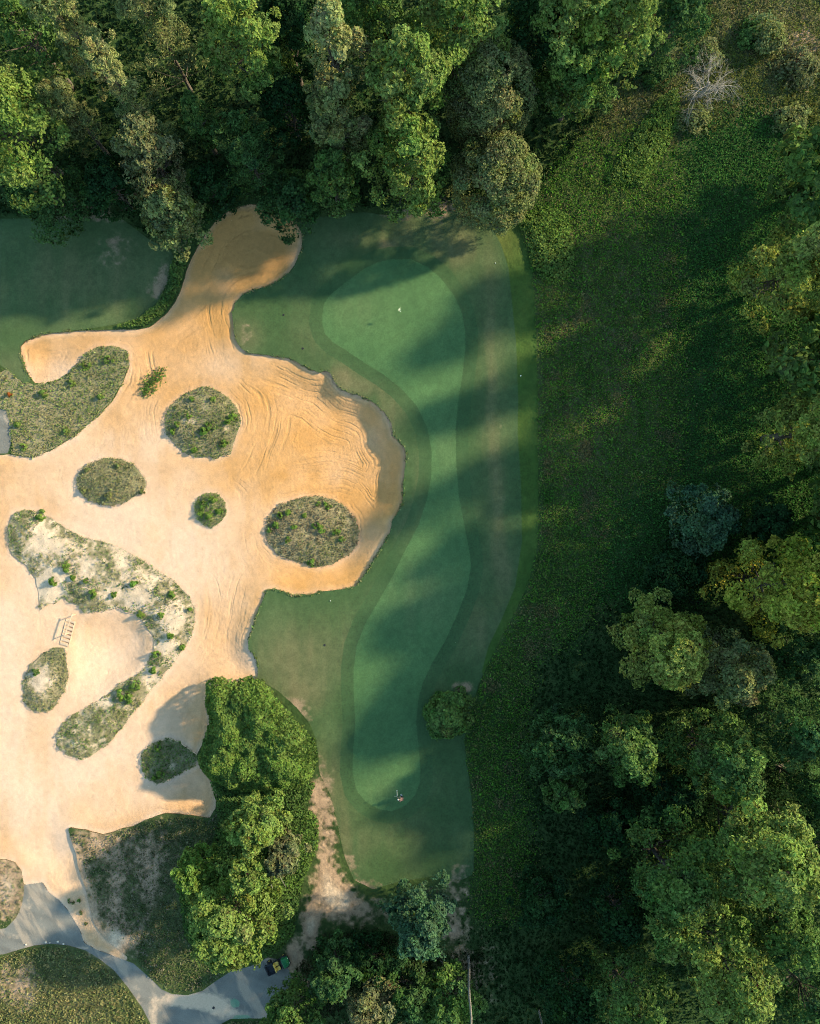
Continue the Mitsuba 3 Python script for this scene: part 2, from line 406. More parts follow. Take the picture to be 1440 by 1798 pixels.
def path_rgb(p, n, uv):
    uv = factors(p, uv)
    a = fbm(p.x * 0.5 + p.y * 0.3, p.y * 0.5 - p.x * 0.3, 2.0, 4)
    b = fbm(p.x * 3, p.y * 3, 4.0, 3)
    g = noise(p.x * 20, p.y * 20, 1.0)
    drift = smoothstep(0.52, 0.75, fbm(p.x * 0.9 + p.y * 0.5, p.y * 0.22 - p.x * 0.12, 7.0, 4)) * 0.4
    c = mix([0.130, 0.132, 0.122], [0.20, 0.20, 0.18], a)
    c = c * (0.86 + 0.28 * noise(p.x * 0.7 + p.y * 1.9, p.x * 0.12, 3.0))
    c = mix(c, [0.52, 0.40, 0.29], dr.maximum(drift, smoothstep(0.25, 0.95, uv.x + (b - 0.5) * 0.5 + (a - 0.5) * 0.3)))
    c = mix(c, [0.11, 0.25, 0.16], smoothstep(0.4, 0.6, uv.y + (b - 0.5) * 0.4) * 0.75)
    return c * (0.88 + 0.24 * g)


bsdf('mat_path', path_rgb, rough=0.9)
scene['mat_leaf'] = {'type': 'principledthin', 'base_color': {'type': 'mesh_attribute', 'name': 'vertex_color'}, 'roughness': 0.55, 'diff_trans': 0.55, 'spec_trans': 0.0, 'eta': 1.3}


def bark_rgb(p, n, uv):
    b = fbm(p.x * 6, p.y * 6, p.z * 1.5, 3)
    return mix([0.05, 0.04, 0.03], [0.13, 0.11, 0.09], b)


bsdf('mat_bark', bark_rgb, rough=0.95)
bsdf('mat_deadwood', lambda p, n, uv: mix([0.13, 0.12, 0.105], [0.25, 0.23, 0.20], fbm(p.x * 4, p.y * 4, p.z * 2, 3)), rough=0.95)
bsdf('mat_greywood', lambda p, n, uv: mix([0.20, 0.185, 0.165], [0.36, 0.335, 0.30], fbm(p.x * 4, p.y * 4, p.z * 2, 3)), rough=0.95)
bsdf('mat_timber', lambda p, n, uv: mix([0.42, 0.31, 0.21], [0.58, 0.45, 0.33], fbm(p.x * 3, p.y * 9, p.z * 2, 3)), rough=0.85)
for k, c, r in (('mat_white', (0.8, 0.8, 0.78), 0.5), ('mat_black', (0.02, 0.02, 0.022), 0.55), ('mat_rubber', (0.018, 0.018, 0.018), 0.85), ('mat_yellow', (0.72, 0.52, 0.12), 0.5),
                ('mat_bed', (0.025, 0.032, 0.045), 0.6), ('mat_skin', (0.45, 0.28, 0.2), 0.55), ('mat_shirt', (0.26, 0.15, 0.12), 0.9), ('mat_trousers', (0.03, 0.028, 0.03), 0.9),
                ('mat_stone', (0.5, 0.45, 0.38), 0.9), ('mat_steel', (0.4, 0.4, 0.4), 0.35), ('mat_flag', (0.6, 0.6, 0.5), 0.7), ('mat_cap', (0.55, 0.55, 0.5), 0.8), ('mat_hair', (0.03, 0.02, 0.015), 0.7)):
    bsdf(k, rgb=c, rough=r, spec=0.4)
bsdf('mat_paint', rgb=(0.012, 0.16, 0.055), rough=0.35, spec=0.5, clearcoat=0.6)


# ------------------------------------------------------------------ ground sheets
def gauss_sum(x, y, spots):
    out = np.zeros_like(x)
    for px, py, rx, ry, w in spots:
        a, b = X(px, py)
        out += w * np.exp(-(((x - a) / (rx * S)) ** 2 + ((y - b) / (ry * S)) ** 2))
    return out


SAND_PALE = gauss_sum(gx, gy, [(60, 1250, 330, 420, 1.1), (220, 830, 160, 150, 0.5), (330, 960, 160, 90, 0.38), (90, 650, 60, 25, 0.5), (440, 1160, 60, 40, 0.5), (400, 640, 150, 30, 0.35)])  # how pale the sand is, strongest towards the lower left
SAND_PALE = np.clip(SAND_PALE, 0, 1)
SAND_PALE *= 1 - 0.8 * np.clip(np.exp(-((d_sand - 0.2) / 1.2) ** 2) * (blob(240, 1330, 160, 130) + blob(240, 1110, 60, 60) + blob(660, 800, 120, 200)), 0, 1)
SAND_PALE += 0.45 * np.exp(-(d_open / 0.5) ** 2)


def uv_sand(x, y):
    return sample(d_open, x, y), np.clip(sample(SAND_PALE, x, y), 0, 1)


SOIL = gauss_sum(gx, gy, [(558, 1400, 20, 40, 0.75), (575, 1455, 18, 60, 0.7), (572, 1555, 24, 50, 1.1), (602, 1580, 22, 30, 1.0), (545, 1625, 16, 40, 1.2), (515, 1678, 16, 25, 1.1),
                          (640, 1600, 60, 30, 0.55), (800, 1580, 25, 60, 0.55), (795, 1635, 14, 12, 0.8), (150, 372, 60, 12, 0.7), (740, 366, 50, 16, 0.7), (775, 360, 18, 16, 0.7),
                          (170, 1480, 30, 25, 0.8), (240, 1500, 70, 70, 0.38), (205, 1590, 16, 60, 0.7), (265, 1560, 16, 70, 0.55), (225, 1650, 30, 30, 0.6), (30, 1730, 45, 40, 0.8),
                          (12, 1560, 34, 60, 1.2), (830, 1700, 60, 70, 0.40), (760, 1730, 80, 50, 0.40), (530, 1740, 30, 40, 0.6), (810, 1215, 20, 10, 0.8), (470, 1190, 40, 14, 0.6), (1412, 95, 40, 70, 0.75), (150, 1640, 40, 40, .4), (128, 1490, 16, 26, 0.8), (145, 1540, 14, 40, 0.8), (165, 1600, 16, 40, 0.8), (195, 1655, 30, 22, 0.9), (300, 1480, 120, 60, 0.15), (210, 1540, 60, 80, 0.15)])
GDRY = gauss_sum(gx, gy, [(100, 1770, 130, 90, 0.8), (270, 1560, 120, 120, 0.45), (1060, 550, 110, 200, 0.4), (1040, 760, 80, 120, 0.3), (1370, 60, 130, 110, 0.75), (1130, 180, 60, 90, 0.5)])
FDRY = gauss_sum(gx, gy, [(862, 600, 18, 160, 0.42), (868, 780, 16, 90, 0.42), (870, 900, 15, 100, 0.4), (880, 1000, 22, 60, 0.45), (840, 1100, 30, 50, 0.45), (730, 660, 40, 40, 0.1),
                          (600, 660, 30, 20, 0.75), (640, 680, 40, 18, 0.65), (690, 720, 24, 40, 0.5), (560, 1150, 70, 60, 0.55), (490, 1160, 40, 60, 0.5), (530, 1220, 40, 30, 0.6), (760, 400, 70, 30, 0.35),
                          (800, 440, 40, 30, 0.55), (570, 1380, 30, 60, 0.6), (590, 1480, 40, 60, 0.4), (680, 430, 14, 8, 0.9), (640, 420, 60, 20, 0.4), (740, 860, 12, 80, 0.35), (720, 940, 20, 40, .3),
                          (430, 590, 25, 30, 0.6), (700, 1470, 70, 30, 0.2), (560, 600, 60, 30, 0.25)])
FSOIL = gauss_sum(gx, gy, [(876, 760, 8, 60, 0.22), (884, 870, 8, 50, 0.22), (815, 1210, 20, 12, 0.8), (510, 1235, 22, 14, 0.75), (535, 1262, 16, 20, 0.6), (565, 1385, 20, 50, 0.8), (720, 372, 50, 12, 0.8),
                           (775, 368, 16, 20, 0.8), (605, 1520, 22, 30, 0.6), (640, 1555, 30, 12, 0.6), (812, 1540, 20, 30, 0.6), (432, 590, 10, 25, 0.45), (685, 1462, 28, 6, 0.3)])
LSOIL = gauss_sum(gx, gy, [(205, 440, 40, 35, 0.42), (285, 490, 12, 30, 0.8), (270, 510, 18, 14, 0.55), (200, 425, 8, 6, 0.7), (140, 382, 80, 8, 0.7)])
LDRY = gauss_sum(gx, gy, [(150, 490, 160, 70, 0.4), (30, 640, 40, 30, 0.3)])


def uv_of(a, b):
    return lambda x, y: (np.clip(sample(a, x, y), 0, 1.6), np.clip(sample(b, x, y), 0, 1))


ZERO = np.zeros_like(gx)


def sheet(name, poly, zr, mat, uv, **kw):
    m, t = region(poly, zr, uv, **kw)
    k = key_of(name)
    put(k, m, mat, smooth=True, uv=t)
    tag(k, kind='structure')
    return k


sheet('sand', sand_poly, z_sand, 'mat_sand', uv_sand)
sheet('putting_green', green_poly, z_turf, 'mat_green', uv_of(ZERO, gauss_sum(gx, gy, [(740, 1050, 60, 60, 0.55), (630, 540, 50, 40, .5), (780, 800, 25, 60, .3), (660, 1390, 40, 30, .35)])))  # a few lighter, yellower patches on the green
sheet('fringe', collar_poly, z_turf, 'mat_collar', uv_of(ZERO, FDRY * 0.4))
sheet('fairway', fair_poly, z_turf, 'mat_fair', uv_of(FSOIL, FDRY))
sheet('rough_strip', strip_poly, z_turf, 'mat_strip', uv_of(ZERO, gauss_sum(gx, gy, [(880, 420, 40, 40, 0.5)])))
sheet('fairway', leftf_poly, z_turf, 'mat_fair', uv_of(LSOIL, LDRY))
PS = gauss_sum(gx, gy, [(320, 1757, 45, 14, 1.0), (380, 1770, 36, 16, 1.1), (350, 1752, 40, 12, 0.8), (52, 1600, 7, 50, 0.5), (72, 1590, 7, 40, 0.4), (28, 1645, 34, 8, 0.45), (180, 1680, 30, 6, 0.5), (270, 1790, 10, 40, .7),
                        (140, 1664, 40, 4, 0.6), (240, 1755, 10, 30, 0.5), (425, 1785, 40, 12, 0.5), (400, 1700, 40, 20, .2)])
PS -= gauss_sum(gx, gy, [(318, 1792, 26, 10, 1.0), (365, 1792, 10, 16, 0.8), (336, 1782, 20, 6, .5)])
PG = gauss_sum(gx, gy, [(413, 1763, 9, 8, 1.0), (424, 1787, 22, 6, 0.9), (408, 1752, 5, 6, .5)])
sheet('path', path_poly, z_turf, 'mat_path', uv_of(PS, PG), dz=-0.03)
sheet('path', path2_poly, z_turf, 'mat_path', uv_of(ZERO, ZERO), dz=-0.03)
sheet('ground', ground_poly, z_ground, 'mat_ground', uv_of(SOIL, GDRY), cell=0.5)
far = box(-400, -400, 400, 400).difference(NEAR)
fv, ff = earcut(far)
fa = np.cross(fv[ff[:, 1]] - fv[ff[:, 0]], fv[ff[:, 2]] - fv[ff[:, 0]])
ff = np.where((fa < 0)[:, None], ff[:, ::-1], ff)
put('terrain', (np.column_stack([fv, np.full(len(fv), -0.3)]), ff), 'mat_ground', smooth=True, uv=fv)
tag('terrain', kind='structure')
turf_edge = unary_union([fair_all, collar_all.difference(sand_all), leftf_poly]).buffer(0)
put('turf_edge', skirt_mesh(turf_edge, z_turf, 0.55, dz=-0.002), 'mat_edge')
tag('turf_edge', kind='structure')
put('soil_edge', skirt_mesh(ground_poly.buffer(0), z_ground, 0.7, dz=-0.002), 'mat_edge')
tag('soil_edge', kind='structure')


# ------------------------------------------------------------------ foliage
def unit(v):
    return v / (np.linalg.norm(v, axis=1, keepdims=True) + 1e-12)


def leaf_cards(c, n, size, col, rng, aspect=0.6, fold=0.18):
    """Many folded leaf sprays: centres, facing directions, lengths, colours."""
    N = len(c)
    t = unit(np.cross(n, unit(rng.normal(size=(N, 3)))))
    b = np.cross(n, t)
    L = size[:, None]
    v = np.stack([c - t * L * 0.5, c + b * L * 0.5 * aspect + n * L * fold, c + t * L * 0.5, c - b * L * 0.5 * aspect + n * L * fold], 1)
    k = np.arange(N) * 4
    f = np.concatenate([np.stack([k, k + 2, k + 1], 1), np.stack([k, k + 3, k + 2], 1)])
    return (v.reshape(-1, 3), f), np.repeat(np.clip(col, 0.004, 0.6), 4, axis=0)


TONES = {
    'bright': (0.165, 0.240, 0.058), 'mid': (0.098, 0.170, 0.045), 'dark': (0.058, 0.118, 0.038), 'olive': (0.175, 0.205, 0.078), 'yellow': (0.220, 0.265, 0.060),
    'blue': (0.068, 0.135, 0.068), 'pale': (0.255, 0.285, 0.110), 'lime': (0.122, 0.210, 0.042), 'grey': (0.150, 0.168, 0.075), 'deep': (0.024, 0.060, 0.021), 'rust': (0.32, 0.11, 0.03), 'gold': (0.290, 0.310, 0.050), 'fresh': (0.150, 0.245, 0.050),  # deep: green lowered so gaps between crowns look shaded
}


def profile(kind, t):
    """Crown radius, from 0 to 1, at the share t of the crown's height."""
    if kind == 'column':
        return 0.55 + 0.45 * np.sin(np.pi * np.clip(0.12 + 0.75 * t, 0, 1)) - 0.55 * t ** 4
    if kind == 'round':
        return np.sqrt(np.clip(1 - (1.7 * t - 0.7) ** 2, 0.04, 1))
    if kind == 'pine':
        return 0.95 - 0.6 * t + 0.15 * np.sin(t * 9)
    if kind == 'bush':
        return np.sqrt(np.clip(1 - t ** 2, 0.05, 1))
    return np.clip(np.sin(np.pi * (0.2 + 0.72 * t)) ** 0.8, 0.15, 1)


def crown(x, y, z0, R, hb, h, kind, tone, n, seed, size=0.42, clumps=None, lean=(0, 0), squash=1.0, rot=0.0):
    """Leaf clumps on limbs: returns the leaves (mesh, colours) and the clump centres."""
    rng = np.random.default_rng(seed)
    K = clumps or {'pine': 70, 'round': 150, 'column': 62, 'bush': 46}.get(kind, 72)
    t = rng.random(K) ** (0.8 if kind != 'bush' else 1.3)
    ang = np.arange(K) * 2.39996 + rng.normal(size=K) * 0.5
    rad = profile(kind, t) * (np.sqrt(0.12 + 0.88 * rng.random(K)) * rng.uniform(0.70, 1.18, K) if kind != 'round' else rng.uniform(0.9, 1.03, K))
    rk = R * (rng.uniform(0.24, 0.38, K) if kind == 'bush' else rng.uniform(0.15, 0.31, K)) * (0.80 if kind == 'pine' else 0.95 if kind == 'round' else 1)
    cl = np.stack([rad * (R - rk * 0.6) * np.cos(ang), squash * rad * (R - rk * 0.6) * np.sin(ang), hb + t * (h - hb) - rk * 0.4], 1)
    cl[:, :2] = cl[:, :2] @ np.array([[math.cos(rot), math.sin(rot)], [-math.sin(rot), math.cos(rot)]])
    cl[:, :2] += np.outer(t, lean)
    w = rk ** 2 * (0.5 + t)
    which = rng.choice(K, n, p=w / w.sum())
    d = unit(rng.normal(size=(n, 3)))
    outw = cl[which] - np.array([0, 0, hb + 0.35 * (h - hb)])
    outw = unit(outw)
    flip = (d * outw).sum(1) < -0.25
    d[flip] *= -1
    d[:, 2] = np.abs(d[:, 2]) * np.where(rng.random(n) < 0.8, 1, -1)
    d = unit(d)
    lump = meshkit.fbm(d * 2.6 + which[:, None] * 7.1, 3, seed)
    rr = rk[which] * (0.40 + 1.0 * lump) * (1 - 0.35 * rng.random(n) ** 3)
    ax = unit(outw * [1, 1, 0.5] + [0, 0, 0.7])                      # each clump is a spray that points outwards and up
    al = (d * ax).sum(1, keepdims=True)
    st = 0.1 if kind in ('round', 'bush') else 0.95
    off = (d + ax * al * st) * (1 - 0.28 * st * al)
    c = cl[which] + off * rr[:, None] * [1, 1, 0.85]
    nr = unit(d + 0.4 * outw + 0.62 * rng.normal(size=(n, 3)) + [0, 0, 0.3])
    base = np.array(TONES[tone])
    hue = rng.normal(size=(K, 1)) * 0.13 + rng.normal(size=(K, 3)) * [0.06, 0.03, 0.08]
    gap = meshkit.fbm(c / (0.13 * R + 0.35), 2, seed + 3)
    live = gap > (0.30 if kind in ('round', 'bush') else 0.40)
    c, nr, which = c[live], nr[live], which[live]
    n = len(c)
    if kind == 'bush':
        nr = unit(nr + [0, 0, 0.7])
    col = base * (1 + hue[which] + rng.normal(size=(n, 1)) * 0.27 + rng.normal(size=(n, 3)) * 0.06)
    sz = size * rng.uniform(0.6, 1.35, n)
    m, cc = leaf_cards(c + [x, y, z0], nr, sz, col, rng, 0.34 if kind == 'pine' else 0.62)
    return m, cc, cl + [x, y, z0]


def trunk_mesh(x, y, z0, h, r, cl, seed, lean=(0, 0)):
    rng = np.random.default_rng(seed + 999)
    cl = np.asarray(cl)
    n = 7
    s = np.linspace(0, 1, n)
    p = np.stack([x + lean[0] * s * 0.8 + rng.normal(size=n) * 0.08 * s, y + lean[1] * s * 0.8 + rng.normal(size=n) * 0.08 * s, z0 - 0.1 * min(h, 3) + s * h * 0.72], 1)
    parts = [tube(p, r * (1.25 - 1.05 * s) + 0.02, 8)]
    for q in cl[:: max(1, len(cl) // 26)]:
        zz = np.clip(q[2] - np.linalg.norm(q[:2] - [x, y]) * 0.7, z0 + 0.12 * h, z0 + 0.6 * h)
        u = min((zz - z0 + 0.1 * min(h, 3)) / (0.72 * h), 1)
        a = np.array([np.interp(u, s, p[:, 0]), np.interp(u, s, p[:, 1]), zz])
        q = a + (q - a) * 0.72
        m = (a + q) / 2 + [0, 0, -0.15]
        parts.append(tube([a, m, q], [r * 0.35 * (1.1 - u) + 0.03, r * 0.2 + 0.02, 0.02], 4))
    return join(parts)


def tree(name, px, py, r, h, hb, kind, tone, n, label, group=None, size=0.42, cat='tree', seed=None, trunk=0.0, **kw):
    """A tree whose mid crown the photograph shows at px, py; r is its crown radius there in pixels; h and hb are the heights of its top and lowest leaves."""
    hc = 0.5 * (h + hb)
    x, y = X(px, py, hc)
    R = 1.15 * r * S * (1 - hc / H)
    z0 = float(zt(x, y))
    seed = seed if seed is not None else int(px * 7 + py * 13)
    n = int(n * 1.75)
    k = thing(name, label, cat, group)
    m, cc, cl = crown(x, y, z0, R, hb, h, kind, tone, n, seed, size, **kw)
    part(k, 'trunk', trunk_mesh(x, y, z0, h, trunk or 0.035 * h * (0.5 if cat == 'shrub' else 0.55), cl, seed, kw.get('lean', (0, 0))), 'mat_bark', smooth=50)
    part(k, 'crown', m, 'mat_leaf', color=cc)
    return k


# name, px, py, r, top, lowest leaves, shape, tone, leaves, label
D = 'broadleaf_tree'
P = 'pine_tree'
TREES = [
    # the wood along the top
    (D, 22, 225, 100, 20, 5, 'ovoid', 'bright', 11000, 'large bright green tree at the left edge, its sunlit crown above the dark left fairway'),
    (D, 30, 35, 70, 21, 7, 'ovoid', 'mid', 7000, 'mid green tree in the top left corner of the wood'),
    (P, 133, 62, 58, 24, 5, 'pine', 'pale', 8000, 'tall pale olive pine with clumpy tufts near the top left corner'),
    (P, 134, 205, 44, 17, 3, 'pine', 'olive', 6000, 'compact olive pine with tufted crown between the bright left edge tree and the slender pine'),
    (P, 222, 170, 40, 23, 4, 'pine', 'pale', 6000, 'slender pale olive pine, the narrowest sunlit crown in the upper left wood'),
    (P, 285, 62, 68, 21, 2.5, 'pine', 'olive', 7500, 'broad dull olive pine at the top, right of the tall pale pine'),
    (D, 430, 85, 72, 22, 6, 'ovoid', 'bright', 10000, 'sunlit green tree at the top between the broad olive pine and the dark gap'),
    (D, 348, 212, 30, 13, 4, 'ovoid', 'mid', 3200, 'small fresh green tree standing alone in the dark hollow of the upper left wood', ),
    (D, 262, 272, 52, 17, 6, 'ovoid', 'grey', 6500, 'grey olive tree with thin crown below the slender pale pine'),
    (D, 302, 375, 58, 12, 2, 'ovoid', 'olive', 6500, 'dull olive tree overhanging the dark left fairway beside the top bunker lobe'),
    (P, 432, 262, 62, 16, 5, 'pine', 'dark', 7000, 'dark green pine in shade directly above the raked top bunker lobe'),
    (D, 75, 335, 68, 11, 2, 'ovoid', 'dark', 6000, 'dark green tree at the lower edge of the wood over the left fairway'),
    (D, 200, 330, 48, 11, 2, 'ovoid', 'deep', 4000, 'filler tree, leaves darkened as shade, between two olive trees and the left fairway'),  # filler tree, shade put into its leaf colour
    (D, 587, 105, 52, 25, 8, 'column', 'pale', 8000, 'tall pale olive green tree at top centre, its pointed top catching the sun', ),
    (D, 592, 215, 54, 20, 5, 'column', 'olive', 8500, 'columnar olive green tree just below the pale topped tree at top centre'),
    (D, 585, 318, 46, 12, 2, 'ovoid', 'mid', 5500, 'mid green tree at the wood edge above the upper end of the fairway'),
    (D, 715, 150, 70, 24, 9, 'column', 'bright', 9500, 'tall bright green tree at top centre with a ragged spire of leaves'),
    (D, 712, 285, 72, 17, 3, 'ovoid', 'bright', 11000, 'bright leafy green tree leaning over the top edge of the fairway'),
    (D, 805, 55, 80, 23, 7, 'ovoid', 'bright', 11000, 'broad sunlit green tree at the top edge above the two round olive trees'),
    (D, 650, 30, 60, 20, 6, 'ovoid', 'mid', 6000, 'mid green tree at the top edge behind the pale topped tree'),
    (P, 862, 160, 66, 17, 4, 'round', 'olive', 15000, 'upper of two round dull olive evergreens beside the bright green wood'),
    (P, 870, 315, 67, 12.5, 1.5, 'round', 'olive', 17000, 'lower of two round olive evergreens at the top right corner of the fairway'),
    (D, 1000, 45, 88, 22, 6, 'ovoid', 'bright', 11000, 'large sunlit green tree at the top edge right of the round evergreens'),
    (D, 1085, 55, 70, 21, 6, 'ovoid', 'bright', 8500, 'sunlit green tree at the right end of the top wood'),
    (D, 1010, 140, 66, 15, 3, 'ovoid', 'mid', 7500, 'mid green tree at the front of the top wood facing the meadow'),
    (D, 935, 70, 56, 18, 4, 'ovoid', 'deep', 4500, 'filler tree, leaves darkened as shade, in the gap right of the round evergreens'),  # this and the next two: fillers, gap shade put into the leaf colour
    (D, 505, 60, 50, 17, 4, 'ovoid', 'deep', 4500, 'filler tree, leaves darkened as shade, in the gap left of the pale topped tree'),
    (D, 510, 190, 50, 13, 3, 'ovoid', 'deep', 4500, 'filler tree, leaves darkened as shade, in the hollow above the raked top bunker lobe'),
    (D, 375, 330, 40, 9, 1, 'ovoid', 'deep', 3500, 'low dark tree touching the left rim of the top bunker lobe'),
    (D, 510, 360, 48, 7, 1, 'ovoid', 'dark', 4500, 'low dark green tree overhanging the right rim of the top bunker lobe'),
    (D, 1180, 40, 60, 13, 3, 'ovoid', 'dark', 5000, 'dark green tree at the top edge behind the dead grey tree'),
    # the right side
    (D, 1388, 475, 74, 20, 1.2, 'ovoid', 'yellow', 17000, 'yellowish olive tree on the right edge with its right side sunlit, highest on that edge'),
    (D, 1424, 755, 62, 22, 1.2, 'ovoid', 'yellow', 14000, 'yellow green tree cut by the right edge beside the dark ground cover'),
    (D, 1238, 910, 58, 9, 1.0, 'ovoid', 'blue', 8049, 'isolated blue green tree in the shade on the right'),
    (D, 1345, 915, 38, 9, 1.0, 'ovoid', 'deep', 4024, 'dim dark tree between the blue green tree and the right edge'),
    (D, 1378, 1030, 88, 23, 1.2, 'ovoid', 'gold', 12649, 'bright yellow green tree on the right edge, the yellowest crown in view'),
    (D, 1160, 1135, 76, 17, 1.2, 'ovoid', 'yellow', 12649, 'yellow green tree with ragged top, nearest of the tall right hand trees to the green'),
    (D, 1272, 1175, 64, 16, 1.2, 'ovoid', 'olive', 9775, 'pale olive tree just right of the yellow green tree with ragged top'),
    (D, 1105, 1315, 58, 14, 1.2, 'ovoid', 'mid', 7474, 'mid green tree with a lit top below the ragged yellow green tree'),
    (D, 985, 1310, 56, 9, 1.0, 'ovoid', 'dark', 6324, 'dark green tree at the left front of the right hand wood'),
    (D, 990, 1388, 34, 7, 1.0, 'ovoid', 'mid', 3679, 'small green tree just below the dark front tree of the right hand wood'),
    (D, 1260, 1325, 72, 17, 1.2, 'ovoid', 'mid', 9775, 'half lit green tree just left of the largest bright tree of the lower right wood'),
    (D, 1320, 1470, 88, 24, 1.2, 'ovoid', 'bright', 14374, 'largest bright green tree of the lower right wood, lit along its right side'),
    (D, 1385, 1270, 70, 18, 1.2, 'ovoid', 'dark', 8049, 'dark green tree against the right edge below the yellowest crown'),
    (D, 1175, 1530, 84, 17, 1.2, 'ovoid', 'mid', 11500, 'wide mid green tree in the lower right wood facing the dark ground cover'),
    (D, 1255, 1665, 84, 22, 1.2, 'ovoid', 'bright', 13224, 'bright green tree at the bottom of the lower right wood'),
    (D, 1350, 1600, 60, 20, 1.2, 'ovoid', 'mid', 7474, 'mid green tree below the largest bright tree of the lower right wood'),
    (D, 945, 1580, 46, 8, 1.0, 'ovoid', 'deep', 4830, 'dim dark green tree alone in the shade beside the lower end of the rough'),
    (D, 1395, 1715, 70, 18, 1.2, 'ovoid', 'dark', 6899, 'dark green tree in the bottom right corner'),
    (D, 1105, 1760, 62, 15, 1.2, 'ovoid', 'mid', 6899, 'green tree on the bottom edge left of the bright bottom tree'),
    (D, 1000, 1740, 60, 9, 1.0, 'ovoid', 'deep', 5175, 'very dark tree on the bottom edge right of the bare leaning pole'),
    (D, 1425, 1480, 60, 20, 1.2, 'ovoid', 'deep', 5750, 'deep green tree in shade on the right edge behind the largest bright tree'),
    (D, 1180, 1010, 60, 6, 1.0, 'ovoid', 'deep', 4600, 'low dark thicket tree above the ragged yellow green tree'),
    (D, 1180, 1395, 52, 9, 0.5, 'ovoid', 'deep', 4500, 'low dark tree added to darken the gap left of the half lit tree'),  # from here to the end of this block: trees added to darken lit gaps
    (D, 1402, 1150, 52, 12, 0.5, 'ovoid', 'dark', 5000, 'dark green tree added to darken the right edge gap below the yellowest crown'),
    (D, 1408, 1372, 56, 14, 0.5, 'ovoid', 'dark', 5000, 'dark green tree added to darken the right edge gap beside the largest bright tree'),
    (D, 1085, 1600, 52, 8, 0.5, 'ovoid', 'deep', 4500, 'low dark tree added to darken the gap lower left of the wide green tree'),
    (D, 1075, 1450, 46, 7, 0.5, 'ovoid', 'deep', 4000, 'low dark tree added to darken the hollow below the lit top tree'),
    # middle and lower middle
    (D, 785, 1260, 42, 6, 0.4, 'bush', 'mid', 8500, 'round bushy green tree standing alone against the lower right side of the green'),
    (D, 738, 1612, 58, 12, 1.5, 'ovoid', 'blue', 9000, 'blue green tree below the lower end of the green'),
    (D, 584, 1706, 42, 10, 1.5, 'ovoid', 'dark', 6000, 'dark green tree right of the parked utility cart'),
    (D, 512, 1788, 50, 9, 1.5, 'ovoid', 'mid', 6000, 'mid green tree on the bottom edge below the end of the path'),
    (D, 655, 1770, 48, 11, 2, 'ovoid', 'grey', 5500, 'greyish olive tree on the bottom edge at lower centre'),
    (D, 785, 1765, 54, 9, 1, 'ovoid', 'mid', 5500, 'green tree on the bottom edge just left of the bare leaning pole'),
    (D, 655, 1690, 46, 6, 0.5, 'ovoid', 'deep', 3500, 'low dark tree between the blue green tree and the dark tree by the cart'),
    (D, 715, 1740, 46, 8, 1, 'ovoid', 'dark', 4000, 'dark tree on the bottom edge below the blue green tree'),
    (D, 453, 1445, 48, 11, 2.5, 'ovoid', 'bright', 7500, 'light green tree rising from the low vines, uppermost of the grove', ),
    (D, 495, 1498, 38, 9, 3, 'ovoid', 'grey', 5000, 'grey olive half bare tree with a broken pale limb in the grove'),
    (D, 342, 1525, 34, 9, 2, 'ovoid', 'lime', 3500, 'small bright tree at the left side of the grove above the dry slope'),
    (D, 405, 1610, 78, 12, 1.5, 'ovoid', 'bright', 15000, 'largest tree of the grove, a broad light green crown overhanging the path'),
    (D, 440, 1520, 46, 10, 2, 'ovoid', 'bright', 5500, 'bright green tree in the grove between its uppermost tree and the broad crown'),
]
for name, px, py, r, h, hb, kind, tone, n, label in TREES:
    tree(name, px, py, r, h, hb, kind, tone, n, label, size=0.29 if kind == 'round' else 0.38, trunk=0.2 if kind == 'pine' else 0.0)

# trees that stand outside the frame on the right and shade the rough and the green
for i, (px, py, r, h) in enumerate([(1510, 255, 90, 25), (1545, 590, 105, 26), (1600, 800, 110, 28), (1590, 905, 105, 28), (1570, 1040, 105, 28)]):
    tree(D, px, py, r, h, 5, 'bush', 'mid', 4500, ('topmost', 'second', 'third', 'fourth', 'lowest')[i] + ' from the top of the tall trees standing beyond the right edge', 'trees beyond the right edge', size=0.8)


# ------------------------------------------------------------------ shrubs and low plants
d_mown = dist_in(unary_union([fair_all, collar_all]))


def scatter(poly, per, rng):
    x0, y0, x1, y1 = poly.bounds
    n = int((x1 - x0) * (y1 - y0) * per)
    p = rng.random((n, 2)) * [x1 - x0, y1 - y0] + [x0, y0]
    shapely.prepare(poly)
    return p[shapely.contains_xy(poly, p[:, 0], p[:, 1])]


